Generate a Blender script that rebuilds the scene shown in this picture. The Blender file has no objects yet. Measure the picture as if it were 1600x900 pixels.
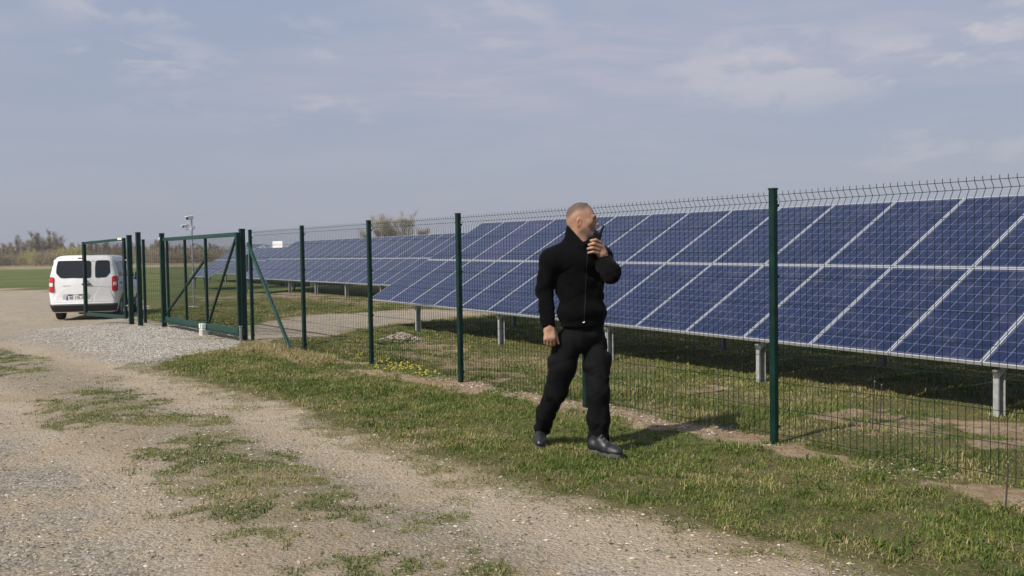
import bpy, bmesh, math, random
import numpy as np
from mathutils import Vector, Matrix
R_ = math.radians
rng = np.random.default_rng(7)
random.seed(7)
scene = bpy.context.scene
COL = scene.collection

# ------------------------------------------------------------------ camera
FPX = 1500.0; CZ = 1.5
ROLL = math.atan(0.0157); PITCH = math.atan((450 - 393.44) * math.cos(ROLL) / FPX)
cF = np.array([0, math.cos(PITCH), -math.sin(PITCH)])
cU0 = np.array([0, math.sin(PITCH), math.cos(PITCH)]); cR0 = np.array([1., 0, 0])
cU = cU0 * math.cos(ROLL) + cR0 * math.sin(ROLL)
cR = cR0 * math.cos(ROLL) - cU0 * math.sin(ROLL)
cC = np.array([0, 0, CZ])
cam_d = bpy.data.cameras.new('camera'); cam = bpy.data.objects.new('camera', cam_d); COL.objects.link(cam)
cam_d.sensor_width = 36.0; cam_d.lens = 36.0 * FPX / 1600.0; cam_d.clip_start = 0.1; cam_d.clip_end = 9000
M = Matrix.Identity(4)
for i in range(3):
    M[i][0] = cR[i]; M[i][1] = cU[i]; M[i][2] = -cF[i]; M[i][3] = cC[i]
cam.matrix_world = M
scene.camera = cam

def ray(x, y): return cF + cR * (x - 800) / FPX + cU * (450 - y) / FPX
def at(x, y, D): return cC + ray(x, y) * D            # surveyed point: photo position and distance
def onz(x, y, z=0.0):
    d = ray(x, y); return cC + d * ((z - CZ) / d[2])

# ------------------------------------------------------------------ sky, sun, exposure
SUN_EL = R_(42); SUN_DIR = np.array([.73, .68]); SUN_DIR /= np.linalg.norm(SUN_DIR)   # direction the light travels
w = bpy.data.worlds.new('World'); scene.world = w; w.use_nodes = True
nt = w.node_tree; nt.nodes.clear()
def N(nt, t, **k):
    n = nt.nodes.new(t)
    for a, b in k.items():
        if a == 'ins':
            for i, v in b.items(): n.inputs[i].default_value = v
        else: setattr(n, a, b)
    return n
out = N(nt, 'ShaderNodeOutputWorld'); bg = N(nt, 'ShaderNodeBackground'); bg.inputs['Strength'].default_value = 0.1
sky = N(nt, 'ShaderNodeTexSky', sky_type='NISHITA', sun_disc=False)
sky.sun_elevation = SUN_EL
sx, sy = -SUN_DIR
sky.sun_rotation = math.atan2(sx, sy)
sky.air_density = 1.0; sky.dust_density = 2.0; sky.ozone_density = 1.0
tc = N(nt, 'ShaderNodeTexCoord'); sep = N(nt, 'ShaderNodeSeparateXYZ')
nt.links.new(tc.outputs['Generated'], sep.inputs[0])
def math_n(nt, op, a, b=None, clamp=False):
    n = N(nt, 'ShaderNodeMath', operation=op, use_clamp=clamp)
    for i, v in enumerate((a, b)):
        if v is None: continue
        if isinstance(v, (int, float)): n.inputs[i].default_value = v
        else: nt.links.new(v, n.inputs[i])
    return n.outputs[0]
def mapr(nt, v, a, b, c=0., d=1., smooth=True):
    n = N(nt, 'ShaderNodeMapRange', interpolation_type='SMOOTHSTEP' if smooth else 'LINEAR')
    nt.links.new(v, n.inputs[0])
    for i, q in enumerate((a, b, c, d)): n.inputs[i + 1].default_value = q
    return n.outputs[0]
def mix(nt, f, a, b, blend='MIX'):
    n = N(nt, 'ShaderNodeMix', data_type='RGBA', blend_type=blend)
    if isinstance(f, (int, float)): n.inputs[0].default_value = f
    else: nt.links.new(f, n.inputs[0])
    for i, v in ((6, a), (7, b)):
        if isinstance(v, tuple): n.inputs[i].default_value = (v + (1.,))[:4]
        else: nt.links.new(v, n.inputs[i])
    return n.outputs[2]
def noise(nt, vec, scale, detail=4, rough=.55, dist=0.):
    n = N(nt, 'ShaderNodeTexNoise'); n.inputs['Scale'].default_value = scale; n.inputs['Detail'].default_value = detail
    n.inputs['Roughness'].default_value = rough; n.inputs['Distortion'].default_value = dist
    if vec is not None: nt.links.new(vec, n.inputs['Vector'])
    return n
# thin high haze veiling the blue, with wisps of cirrus laid out on a plane high above
zc = math_n(nt, 'MAXIMUM', sep.outputs[2], 0.0)
zz = math_n(nt, 'ADD', zc, 0.10)
cx = math_n(nt, 'DIVIDE', sep.outputs[0], zz); cy = math_n(nt, 'DIVIDE', sep.outputs[1], zz)
cmb = N(nt, 'ShaderNodeCombineXYZ'); nt.links.new(cx, cmb.inputs[0]); nt.links.new(cy, cmb.inputs[1])
veil = mix(nt, mapr(nt, zc, 0.0, .35), (3.85, 4.1, 4.95), (3.5, 4.12, 5.65))
base = mix(nt, 0.85, sky.outputs[0], veil)
mp = N(nt, 'ShaderNodeMapping'); nt.links.new(cmb.outputs[0], mp.inputs[0]); mp.inputs['Scale'].default_value = (1.0, 1.7, 1); mp.inputs['Location'].default_value = (3.1, 1.7, 0)
n1 = noise(nt, mp.outputs[0], 0.42, 7, .55, .5)
n2 = noise(nt, mp.outputs[0], 2.6, 8, .62, .6)
cl = mapr(nt, n1.outputs[0], .38, .66)
cl2 = math_n(nt, 'MULTIPLY', cl, mapr(nt, n2.outputs[0], .35, .7, .35, 1.))
cl2 = math_n(nt, 'MULTIPLY', cl2, mapr(nt, zc, .05, .2, .25, 1.))
c1 = mix(nt, math_n(nt, 'MULTIPLY', cl2, .5), base, (5.5, 5.15, 5.7))
# one brighter bank of broken cloud, right of centre
d = at(1215, 112, 1.0) - cC; d /= np.linalg.norm(d)
def blob(px, py, rx, ry):
    d = ray(px, py); d = d / np.linalg.norm(d)
    az = math.atan2(d[0], d[1]); el = math.asin(d[2])
    a = math_n(nt, 'ARCTAN2', sep.outputs[0], sep.outputs[1]); e = math_n(nt, 'ARCSINE', sep.outputs[2])
    u = math_n(nt, 'DIVIDE', math_n(nt, 'SUBTRACT', a, az), rx / FPX); v = math_n(nt, 'DIVIDE', math_n(nt, 'SUBTRACT', e, el), ry / FPX)
    r2 = math_n(nt, 'ADD', math_n(nt, 'MULTIPLY', u, u), math_n(nt, 'MULTIPLY', v, v))
    return mapr(nt, r2, 0., 1., 1., 0.)
ang = N(nt, 'ShaderNodeMapping'); nt.links.new(tc.outputs['Generated'], ang.inputs[0]); ang.inputs['Scale'].default_value = (10, 10, 26)
n3 = noise(nt, ang.outputs[0], 1.15, 9, .6, .3)
cur = c1
for (px, py, rx, ry, s, th) in ((1225, 108, 240, 80, .42, .43), (1510, 85, 190, 50, .45, .46), (225, 92, 150, 45, .4, .46), (470, 62, 90, 45, .35, .46), (760, 40, 150, 60, .35, .46), (200, 8, 170, 40, .4, .45), (1560, 28, 120, 30, .5, .45), (1500, 225, 200, 50, .3, .45), (470, 175, 330, 40, .3, .47)):
    b = math_n(nt, 'MULTIPLY', blob(px, py, rx, ry), mapr(nt, n3.outputs[0], th, th + .16))
    cur = mix(nt, math_n(nt, 'MULTIPLY', b, s), cur, (6.3, 6.0, 6.3))
nt.links.new(cur, bg.inputs[0]); nt.links.new(bg.outputs[0], out.inputs[0])

sun_d = bpy.data.lights.new('sun', 'SUN'); sun_d.energy = 4.8; sun_d.angle = R_(0.6); sun_d.color = (1.0, .93, .82)
sun = bpy.data.objects.new('sun', sun_d); COL.objects.link(sun)
sv = Vector((SUN_DIR[0] * math.cos(SUN_EL), SUN_DIR[1] * math.cos(SUN_EL), -math.sin(SUN_EL)))
sun.rotation_euler = sv.to_track_quat('-Z', 'Y').to_euler(); sun.location = (-20, -20, 30)
vs = scene.view_settings; scene.display_settings.display_device = 'sRGB'
vs.view_transform = 'Standard'; vs.look = 'None'; vs.exposure = 0.0; vs.gamma = 1.0; vs.use_curve_mapping = False
try: scene.cycles.max_bounces = 6; scene.cycles.transparent_max_bounces = 16
except Exception: pass

# ------------------------------------------------------------------ mesh helpers
def mesh_np(name, V, F, smooth=False):
    V = np.asarray(V, np.float32); F = np.asarray(F, np.int32)
    me = bpy.data.meshes.new(name); k = F.shape[1]
    me.vertices.add(len(V)); me.vertices.foreach_set('co', V.ravel())
    me.loops.add(F.size); me.loops.foreach_set('vertex_index', F.ravel())
    me.polygons.add(len(F)); me.polygons.foreach_set('loop_start', np.arange(len(F), dtype=np.int32) * k)
    try: me.polygons.foreach_set('loop_total', np.full(len(F), k, np.int32))
    except Exception: pass
    me.polygons.foreach_set('use_smooth', np.full(len(F), smooth, dtype=bool))
    me.update(calc_edges=True); me.validate(); return me
def fattr(me, name, vals):
    a = me.attributes.new(name, 'FLOAT', 'POINT'); a.data.foreach_set('value', np.asarray(vals, np.float32).ravel())
def link(name, me, mat=None, parent=None, loc=None, rot=None):
    if me is not None: me.name = name
    o = bpy.data.objects.new(name, me); COL.objects.link(o)
    if mat is not None and me is not None and len(me.materials) == 0: me.materials.append(mat)
    if parent is not None: o.parent = parent
    if loc is not None: o.location = loc
    if rot is not None: o.rotation_euler = rot
    return o
def tag(o, label=None, cat=None, group=None, kind=None):
    if label: o['label'] = label
    if cat: o['category'] = cat
    if group: o['group'] = group
    if kind: o['kind'] = kind
    return o
def thing(name, label, cat, loc=(0, 0, 0), rot=(0, 0, 0), group=None):
    o = bpy.data.objects.new(name, None); COL.objects.link(o); o.location = loc; o.rotation_euler = rot; o.empty_display_size = .2
    return tag(o, label, cat, group)
def copy_tree(o, parent=None, **k):
    c = o.copy(); COL.objects.link(c); c.parent = parent
    for ch in list(o.children): copy_tree(ch, c)
    return c

class MB:
    def __init__(s): s.v = []; s.f = []; s.sm = []
    def add(s, V, F, smooth=False):
        n = len(s.v); s.v += [tuple(map(float, p)) for p in V]; s.f += [tuple(i + n for i in f) for f in F]; s.sm += [smooth] * len(F); return s
    def box(s, c, size, rot=None, ch=0.0):
        hx, hy, hz = [q / 2 for q in size]
        if ch <= 0:
            P = [(x, y, z) for z in (-hz, hz) for x, y in ((-hx, -hy), (hx, -hy), (hx, hy), (-hx, hy))]
            F = [(3, 2, 1, 0), (4, 5, 6, 7), (0, 1, 5, 4), (1, 2, 6, 5), (2, 3, 7, 6), (3, 0, 4, 7)]
        else:
            def ring(z, k):
                a, b = hx - k, hy - k
                return [(-a + ch, -b, z), (a - ch, -b, z), (a, -b + ch, z), (a, b - ch, z), (a - ch, b, z), (-a + ch, b, z), (-a, b - ch, z), (-a, -b + ch, z)]
            P = ring(-hz, ch * .7) + ring(-hz + ch, 0) + ring(hz - ch, 0) + ring(hz, ch * .7)
            F = [tuple(range(7, -1, -1)), tuple(range(24, 32))]
            for l in range(3):
                for i in range(8):
                    j = (i + 1) % 8; F.append((l * 8 + i, l * 8 + j, l * 8 + 8 + j, l * 8 + 8 + i))
        if rot is not None:
            P = [tuple(rot @ Vector(p)) for p in P]
        return s.add([(p[0] + c[0], p[1] + c[1], p[2] + c[2]) for p in P], F)
    def bar(s, p0, p1, wx, wy, ch=0.003, up=(0, 0, 1)):
        p0 = Vector(p0); p1 = Vector(p1); d = p1 - p0; L = d.length; z = d.normalized(); u = Vector(up)
        if abs(z.dot(u)) > .98: u = Vector((0, 1, 0))
        x = u.cross(z).normalized(); y = z.cross(x)
        rot = Matrix((x, y, z)).transposed()
        return s.box((p0 + p1) / 2, (wx, wy, L), rot, ch)
    def tube(s, pts, r, n=8, cap=True):
        pts = [Vector(p) for p in pts]; rs = r if isinstance(r, (list, tuple)) else [r] * len(pts)
        V = []; F = []; ux = None
        for i, p in enumerate(pts):
            d = (pts[min(i + 1, len(pts) - 1)] - pts[max(i - 1, 0)]).normalized()
            if ux is None:
                a = Vector((0, 0, 1)) if abs(d.z) < .9 else Vector((1, 0, 0)); ux = d.cross(a).normalized()
            ux = (ux - d * ux.dot(d)).normalized(); uy = d.cross(ux)
            for k in range(n):
                t = 2 * math.pi * k / n; V.append(p + (ux * math.cos(t) + uy * math.sin(t)) * rs[i])
        for i in range(len(pts) - 1):
            for k in range(n):
                j = (k + 1) % n; F.append((i * n + k, i * n + j, i * n + n + j, i * n + n + k))
        if cap: F += [tuple(range(n - 1, -1, -1)), tuple(range((len(pts) - 1) * n, len(pts) * n))]
        return s.add(V, F, True)
    def lathe(s, c, axis, prof, n=24):
        axis = Vector(axis).normalized(); a = Vector((0, 0, 1)) if abs(axis.z) < .9 else Vector((1, 0, 0)); ux = axis.cross(a).normalized(); uy = axis.cross(ux); c = Vector(c)
        V = []; F = []
        for (r, h) in prof:
            for k in range(n):
                t = 2 * math.pi * k / n; V.append(c + axis * h + (ux * math.cos(t) + uy * math.sin(t)) * r)
        for i in range(len(prof) - 1):
            for k in range(n):
                j = (k + 1) % n; F.append((i * n + k, i * n + j, i * n + n + j, i * n + n + k))
        F += [tuple(range(n - 1, -1, -1)), tuple(range((len(prof) - 1) * n, len(prof) * n))]
        return s.add(V, F, True)
    def mesh(s, name='m'):
        me = bpy.data.meshes.new(name); me.from_pydata(s.v, [], s.f); me.polygons.foreach_set('use_smooth', s.sm)
        bm = bmesh.new(); bm.from_mesh(me); bmesh.ops.recalc_face_normals(bm, faces=bm.faces)
        bm.to_mesh(me); bm.free(); me.update()
        try:
            if any(s.sm): me.set_sharp_from_angle(angle=R_(40))
        except Exception: pass
        return me
    def build(s, name, mat, parent=None, **k): return link(name, s.mesh(name), mat, parent, **k)

# ------------------------------------------------------------------ numpy noise
def _h(ix, iy, iz=0):
    n = (ix.astype(np.int64) * 374761393 + iy.astype(np.int64) * 668265263 + np.asarray(iz).astype(np.int64) * 2147483647 + 1013904223) & 0xffffffff
    n = ((n ^ (n >> 13)) * 1274126177) & 0xffffffff
    n = ((n ^ (n >> 16)) * 2246822519) & 0xffffffff
    return ((n ^ (n >> 15)) & 0xffffff) / float(0xffffff)
def vn2(x, y, seed=0):
    x = np.asarray(x) + seed * 17.13; y = np.asarray(y) - seed * 9.71
    ix = np.floor(x); iy = np.floor(y); fx = x - ix; fy = y - iy; fx = fx * fx * (3 - 2 * fx); fy = fy * fy * (3 - 2 * fy)
    a = _h(ix, iy); b = _h(ix + 1, iy); c = _h(ix, iy + 1); d = _h(ix + 1, iy + 1)
    return (a * (1 - fx) + b * fx) * (1 - fy) + (c * (1 - fx) + d * fx) * fy
def fbm2(x, y, seed=0, o=4):
    r = 0; a = .5; t = 0
    for i in range(o): r = r + a * vn2(x * 2 ** i, y * 2 ** i, seed + i * 5); t += a; a *= .55
    return r / t
def vn3(x, y, z):
    ix = np.floor(x); iy = np.floor(y); iz = np.floor(z); f = [x - ix, y - iy, z - iz]; f = [q * q * (3 - 2 * q) for q in f]
    r = 0
    for dx in (0, 1):
        for dy in (0, 1):
            for dz in (0, 1):
                wt = (f[0] if dx else 1 - f[0]) * (f[1] if dy else 1 - f[1]) * (f[2] if dz else 1 - f[2])
                r = r + wt * _h(ix + dx, iy + dy, iz + dz)
    return r
def sstep(a, b, x):
    t = np.clip((x - a) / (b - a), 0, 1); return t * t * (3 - 2 * t)
def sd_poly(px, py, poly):
    d = np.full(px.shape, 1e18); inside = np.zeros(px.shape, bool); n = len(poly)
    for i in range(n):
        x0, y0 = poly[i]; x1, y1 = poly[(i + 1) % n]; ex, ey = x1 - x0, y1 - y0
        t = np.clip(((px - x0) * ex + (py - y0) * ey) / (ex * ex + ey * ey + 1e-12), 0, 1)
        d = np.minimum(d, (px - x0 - t * ex) ** 2 + (py - y0 - t * ey) ** 2)
        if abs(ey) > 1e-12:
            c = ((y0 > py) != (y1 > py)) & (px < (x1 - x0) * (py - y0) / (y1 - y0) + x0); inside ^= c
    d = np.sqrt(d); return np.where(inside, -d, d)
def sd_line(px, py, pts):
    d = np.full(px.shape, 1e18)
    for (x0, y0), (x1, y1) in zip(pts[:-1], pts[1:]):
        ex, ey = x1 - x0, y1 - y0; t = np.clip(((px - x0) * ex + (py - y0) * ey) / (ex * ex + ey * ey + 1e-12), 0, 1)
        d = np.minimum(d, (px - x0 - t * ex) ** 2 + (py - y0 - t * ey) ** 2)
    return np.sqrt(d)

# ------------------------------------------------------------------ materials
def pmat(name, color, rough=.6, metal=0., spec=.5, bump=0., bscale=40, var=0., vscale=8, coat=0., sheen=0.):
    m = bpy.data.materials.new(name); m.use_nodes = True; nt = m.node_tree; b = nt.nodes['Principled BSDF']
    b.inputs['Base Color'].default_value = tuple(color) + (1.,); b.inputs['Roughness'].default_value = rough; b.inputs['Metallic'].default_value = metal
    b.inputs['Specular IOR Level'].default_value = spec; b.inputs['Coat Weight'].default_value = coat
    b.inputs['Sheen Weight'].default_value = sheen
    tc = N(nt, 'ShaderNodeTexCoord')
    if var > 0:
        n = noise(nt, tc.outputs['Object'], vscale, 5, .6)
        hsv = mix(nt, mapr(nt, n.outputs[0], .3, .7), tuple(c * (1 - var) for c in color), tuple(min(1, c * (1 + var)) for c in color))
        nt.links.new(hsv, b.inputs['Base Color'])
        nt.links.new(mapr(nt, n.outputs[0], .3, .7, max(.02, rough - .1), min(1, rough + .12)), b.inputs['Roughness'])
    if bump > 0:
        n = noise(nt, tc.outputs['Object'], bscale, 5, .6); bp = N(nt, 'ShaderNodeBump'); bp.inputs['Strength'].default_value = bump; bp.inputs['Distance'].default_value = .01
        nt.links.new(n.outputs[0], bp.inputs['Height']); nt.links.new(bp.outputs[0], b.inputs['Normal'])
    return m
MAT = dict(
    green=pmat('green_coated_steel', (.003, .024, .018), .45, 0, .3, var=.25, vscale=6),
    green_light=pmat('green_coated_beam', (.009, .045, .035), .45, 0, .35, var=.25, vscale=6),
    wire=pmat('green_coated_wire', (.005, .020, .017), .55, 0, .25),
    galv=pmat('galvanised_steel', (.42, .43, .43), .45, .85, .5, var=.2, vscale=14),
    leg=pmat('dull_galvanised_leg', (.38, .39, .39), .55, .25, .5, var=.15, vscale=14),
    alu=pmat('anodised_aluminium', (.70, .71, .73), .42, .5, .5),
    white_metal=pmat('white_painted_metal', (.78, .78, .77), .35),
    black_plastic=pmat('black_plastic', (.012, .012, .013), .45),
    lens=pmat('dark_lens', (.005, .005, .006), .08),
    concrete=pmat('pale_concrete', (.50, .49, .46), .85, var=.15, vscale=12, bump=.3),
    backsheet=pmat('white_backsheet', (.6, .6, .6), .6),
)
# ------------------------------------------------------------------ survey of the site
FX, FY, FTH, BAY, FH = 1.991, 7.304, .611, 2.264, 1.953
FD = np.array([-math.sin(FTH), math.cos(FTH), 0.]); FN = np.array([math.cos(FTH), math.sin(FTH), 0.])   # along the fence, away from camera
def fpt(t, off=0., z=0.): return np.array([FX, FY, 0.]) + FD * t + FN * off + np.array([0, 0, z])
RTH, RTILT = .557, .526
RA = np.array([math.sin(RTH), -math.cos(RTH), 0.]); RN = np.array([math.cos(RTH), math.sin(RTH), 0.])

g = lambda x, y, z=0.: tuple(onz(x, y, z)[:2])
EDGE = [g(1480, 925), g(1400, 895), g(1300, 866), g(1200, 846), g(1100, 828), g(970, 795), g(850, 765), g(750, 722), g(660, 698), g(600, 683), g(512, 660), g(400, 626), g(308, 598), g(240, 572)]
GATEIN = [g(275, 560), g(320, 548), g(362, 543), g(392, 541)]
PATH = [g(400, 543), g(432, 537), g(480, 529), g(560, 508), g(650, 499), g(720, 492), g(760, 490), g(760, 486), g(650, 483), g(560, 488), g(480, 491), g(430, 496), g(385, 506), g(370, 527), g(330, 517)]
FAR = [g(262, 505), g(240, 499), g(222, 497), g(219, 480), (-12.2, 32), (-14.5, 38), (-22, 50), (-34, 60), (-60, 66), (-120, 70)]
GRAVEL = [(2.3, -12.), (1.9, 0.), (1.75, 2.6)] + EDGE[1:] + GATEIN + PATH + FAR + [(-120, -12.)]
STRIP = [(0.2, -3.), (-.35, 2.5)] + [g(620, 900), g(520, 830), g(430, 785), g(340, 742), g(300, 705), g(245, 668), g(165, 650), g(110, 612), g(20, 570), g(-120, 530)]
RUT1 = [(1.35, 1.), (1.2, 2.6), g(1080, 880), g(900, 822), g(760, 772), g(600, 716), g(440, 662), g(280, 612), g(130, 570), g(0, 540)]
RUT2 = [(-1.2, 1.), g(480, 905), g(380, 850), g(260, 770), g(150, 700), g(60, 645), g(-60, 600)]
PATCH = [g(75, 520), g(120, 509), g(180, 502), g(203, 507), g(160, 516), g(110, 523)]
LOT = [g(240, 568), g(160, 560), g(70, 536), g(40, 515), g(110, 507), g(250, 506), g(330, 515), g(390, 545)]
SOILS = [([g(1240, 640), g(1330, 625), g(1450, 640), g(1700, 650), g(1700, 745), g(1560, 705), g(1400, 680)], 1.),
         ([g(590, 545), g(640, 525), g(700, 530), g(790, 550), g(840, 585), g(780, 600), g(680, 572)], .8),
         ([g(400, 450), g(520, 462), g(640, 478), g(700, 488), g(560, 480), g(420, 464)], .7),
         ([g(960, 600), g(1100, 596), g(1180, 622), g(1060, 640)], .5),
         ([g(300, 452), g(400, 455), g(400, 466), g(300, 462)], .7)]
def hbase(x, y):
    x = np.asarray(x, float); y = np.asarray(y, float)
    inn = (x - FX) * FN[0] + (y - FY) * FN[1]
    return -.09 * sstep(.5, 2.2, inn) * sstep(26, 20, y) - .21 * sstep(17.5, 26.5, y) * sstep(-8.6, -11.5, x)
def masks(x, y):
    x = np.asarray(x, float); y = np.asarray(y, float)
    nz = fbm2(x * 1.1, y * 1.1, 3, 5) - .5; n2 = fbm2(x * 4., y * 4., 11, 4) - .5
    sg = sd_poly(x, y, GRAVEL) + nz * .55 + n2 * .16
    grav = sstep(.16, -.2, sg + n2 * .25)
    moss = sstep(-.75, -.05, sg + nz * .5 + n2 * .5) * sstep(30, 22, y)
    ds = sd_line(x, y, STRIP)
    st = sstep(.80, .2, ds + n2 * 1.2 + nz * .5) * sstep(.33, .50, fbm2(x * .9 + 5, y * .9, 23, 4) + n2 * .7 + .03) * sstep(24, 14, y)
    st = np.maximum(st, .9 * sstep(.35, -.3, sd_poly(x, y, PATCH) + nz * 1.2) * sstep(.4, .55, fbm2(x * 2, y * 2, 29, 3)))
    worn = sstep(.95, .2, ds + nz) * sstep(24, 14, y)
    lot = sstep(.7, -1.0, sd_poly(x, y, LOT) + nz * 2.2 + n2 * .6)
    soil = np.zeros_like(x)
    for poly, a in SOILS: soil = np.maximum(soil, a * sstep(.35, -.35, sd_poly(x, y, poly) + nz * 1.6 + n2 * .5) * (.35 + .65 * sstep(.36, .56, fbm2(x * 2.2, y * 2.2, 37, 4))))
    tf = (x - FX) * FD[0] + (y - FY) * FD[1]; of = (x - FX) * FN[0] + (y - FY) * FN[1]
    soil = np.maximum(soil, .95 * sstep(.50, .08, np.abs(of + .16 + nz * .7)) * sstep(12.5, 11, tf) * sstep(.34, .50, fbm2(x * 1.6, y * 1.6, 31, 3)))
    sandy = np.maximum(sstep(.75, .2, sd_line(x, y, RUT1) + nz * .7), sstep(.65, .15, sd_line(x, y, RUT2) + nz * .7)) * sstep(30, 20, y)
    path = grav * sstep(.0, .4, (x - FX) * FN[0] + (y - FY) * FN[1]) * sstep(13.5, 12.5, (x - FX) * FD[0] + (y - FY) * FD[1])
    sandy = np.maximum(sandy, grav * sstep(.0, .4, (x - FX) * FN[0] + (y - FY) * FN[1]) * sstep(13.5, 12.5, (x - FX) * FD[0] + (y - FY) * FD[1]))
    return dict(path=path, moss=moss, sandy=sandy, gravel=grav, strip=st, worn=worn, lot=lot, soil=soil, sg=sg, of=of, tf=tf)
def height(x, y, m=None):
    x = np.asarray(x, float); y = np.asarray(y, float); m = m or masks(x, y)
    near = sstep(60, 20, np.hypot(x, y))
    hh = hbase(x, y) + near * ((1 - m['gravel']) * (fbm2(x * 2.3, y * 2.3, 41, 3) - .5) * .05 + (fbm2(x * 7, y * 7, 43, 3) - .5) * .018)
    hh = hh + near * m['worn'] * .025 * m['gravel'] + near * .03 * sstep(.35, 0, np.abs(m['of'] + .3)) * sstep(12, 10, m['tf']) * (fbm2(x * 1.4, y * 1.4, 47, 2))
    return hh * (1 - np.exp(-(((x - .55) / .75) ** 2 + ((y - 7.2) / .6) ** 2)))
def h1(x, y): return float(height(np.array([x]), np.array([y]))[0])

# ground sheet: fine near the camera, coarser to the horizon
def axis(lo, hi, fine, a, b):
    c = list(np.arange(lo, hi + 1e-6, fine)); s = fine; x = hi
    while x < b: s *= 1.22; x += s; c.append(x)
    s = fine; x = lo; pre = []
    while x > a: s *= 1.22; x -= s; pre.append(x)
    return np.array(pre[::-1] + c)
gx = axis(-17, 11, .10, -4200, 4200); gy = axis(2.0, 36, .10, -500, 5200)
X, Y = np.meshgrid(gx, gy); sh = X.shape
ms = masks(X.ravel(), Y.ravel()); Z = height(X.ravel(), Y.ravel(), ms)
V = np.stack([X.ravel(), Y.ravel(), Z], 1)
idx = np.arange(V.shape[0]).reshape(sh)
F = np.stack([idx[:-1, :-1], idx[:-1, 1:], idx[1:, 1:], idx[1:, :-1]], -1).reshape(-1, 4)
fg = ms['gravel'][F].mean(1) > .5

gm = bpy.data.materials.new('ground_surface'); gm.use_nodes = True; nt = gm.node_tree; b = nt.nodes['Principled BSDF']
tc = N(nt, 'ShaderNodeTexCoord'); P = tc.outputs['Object']
def A(n): return N(nt, 'ShaderNodeAttribute', attribute_name=n).outputs['Fac']
nA = noise(nt, P, 1.3, 6, .6); nB = noise(nt, P, 7, 6, .65); nC = noise(nt, P, 38, 5, .7); nD = noise(nt, P, .22, 5, .55)
vor = N(nt, 'ShaderNodeTexVoronoi'); nt.links.new(P, vor.inputs['Vector']); vor.inputs['Scale'].default_value = 46
vor2 = N(nt, 'ShaderNodeTexVoronoi'); nt.links.new(P, vor2.inputs['Vector']); vor2.inputs['Scale'].default_value = 17
vbw = N(nt, 'ShaderNodeSeparateColor'); nt.links.new(vor.outputs['Color'], vbw.inputs[0])
vbw2 = N(nt, 'ShaderNodeSeparateColor'); nt.links.new(vor2.outputs['Color'], vbw2.inputs[0])
# packed sandy track with greyer stone patches
sand = mix(nt, mapr(nt, nA.outputs[0], .35, .65), (.44, .35, .24), (.50, .42, .31))
stone = mix(nt, vbw.outputs[0], (.11, .10, .084), (.475, .435, .36))
gpat = mapr(nt, math_n(nt, 'ADD', math_n(nt, 'MULTIPLY', nA.outputs[0], .6), math_n(nt, 'MULTIPLY', nB.outputs[0], .4)), .40, .56)
gpat = math_n(nt, 'MULTIPLY', gpat, math_n(nt, 'SUBTRACT', 1., math_n(nt, 'MULTIPLY', A('sandy'), .85)))
track = mix(nt, math_n(nt, 'MULTIPLY', gpat, .8), sand, stone)
track = mix(nt, math_n(nt, 'MULTIPLY', mapr(nt, nC.outputs[0], .42, .7), math_n(nt, 'SUBTRACT', 1., math_n(nt, 'MULTIPLY', A('sandy'), .6))), track, mix(nt, vbw2.outputs[0], (.16, .138, .11), (.42, .36, .28)))
worn = mix(nt, mapr(nt, nB.outputs[0], .4, .65), (.27, .215, .14), (.31, .26, .19))
track = mix(nt, math_n(nt, 'MULTIPLY', A('worn'), .6), track, worn)
lotc = mix(nt, vbw.outputs[1], (.24, .22, .19), (.55, .515, .46))
track = mix(nt, math_n(nt, 'MULTIPLY', A('path'), .6), track, (.50, .42, .31))
track = mix(nt, math_n(nt, 'MULTIPLY', A('lot'), .75), track, lotc)
# turf
turf = mix(nt, mapr(nt, nB.outputs[0], .35, .65), (.07, .082, .023), (.135, .125, .05))
turf = mix(nt, mapr(nt, nC.outputs[0], .52, .68), turf, (.24, .20, .11))
turf = mix(nt, mapr(nt, nA.outputs[0], .4, .68), turf, (.15, .125, .06))
soilc = mix(nt, mapr(nt, nB.outputs[0], .35, .7), (.26, .18, .11), (.40, .30, .20))
soilc = mix(nt, mapr(nt, nC.outputs[0], .58, .75), soilc, (.42, .36, .28))
field = mix(nt, mapr(nt, nD.outputs[0], .4, .6), (.085, .118, .034), (.135, .15, .05))
field = mix(nt, math_n(nt, 'MULTIPLY', mapr(nt, nA.outputs[0], .5, .72), .5), field, (.20, .175, .09))
dryf = mix(nt, mapr(nt, nD.outputs[0], .4, .6), (.25, .20, .11), (.31, .255, .15))
sp = N(nt, 'ShaderNodeSeparateXYZ'); nt.links.new(P, sp.inputs[0])
turf = mix(nt, mapr(nt, sp.outputs[1], 24, 50), turf, field)
fy = math_n(nt, 'ADD', sp.outputs[1], math_n(nt, 'MULTIPLY', math_n(nt, 'SUBTRACT', nD.outputs[0], .5), 55))
turf = mix(nt, mapr(nt, fy, 74, 92), mix(nt, mapr(nt, nA.outputs[0], .4, .65), (.20, .17, .08), (.11, .11, .04)), turf) if False else turf
turf = mix(nt, mapr(nt, fy, 150, 185), turf, dryf)
soilf = mapr(nt, math_n(nt, 'ADD', A('soil'), math_n(nt, 'MULTIPLY', math_n(nt, 'SUBTRACT', nB.outputs[0], .5), 1.1)), .35, .65)
turf = mix(nt, soilf, turf, soilc)
gf = mapr(nt, math_n(nt, 'ADD', A('gravel'), math_n(nt, 'MULTIPLY', math_n(nt, 'SUBTRACT', nB.outputs[0], .5), .9)), .3, .7)
edge = mix(nt, mapr(nt, nB.outputs[0], .4, .6), (.20, .155, .075), (.16, .135, .05))
gf2 = math_n(nt, 'MULTIPLY', gf, math_n(nt, 'SUBTRACT', 1., gf))
col = mix(nt, gf, turf, track)
col = mix(nt, math_n(nt, 'MULTIPLY', gf2, 2.4, True), col, edge)
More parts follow.
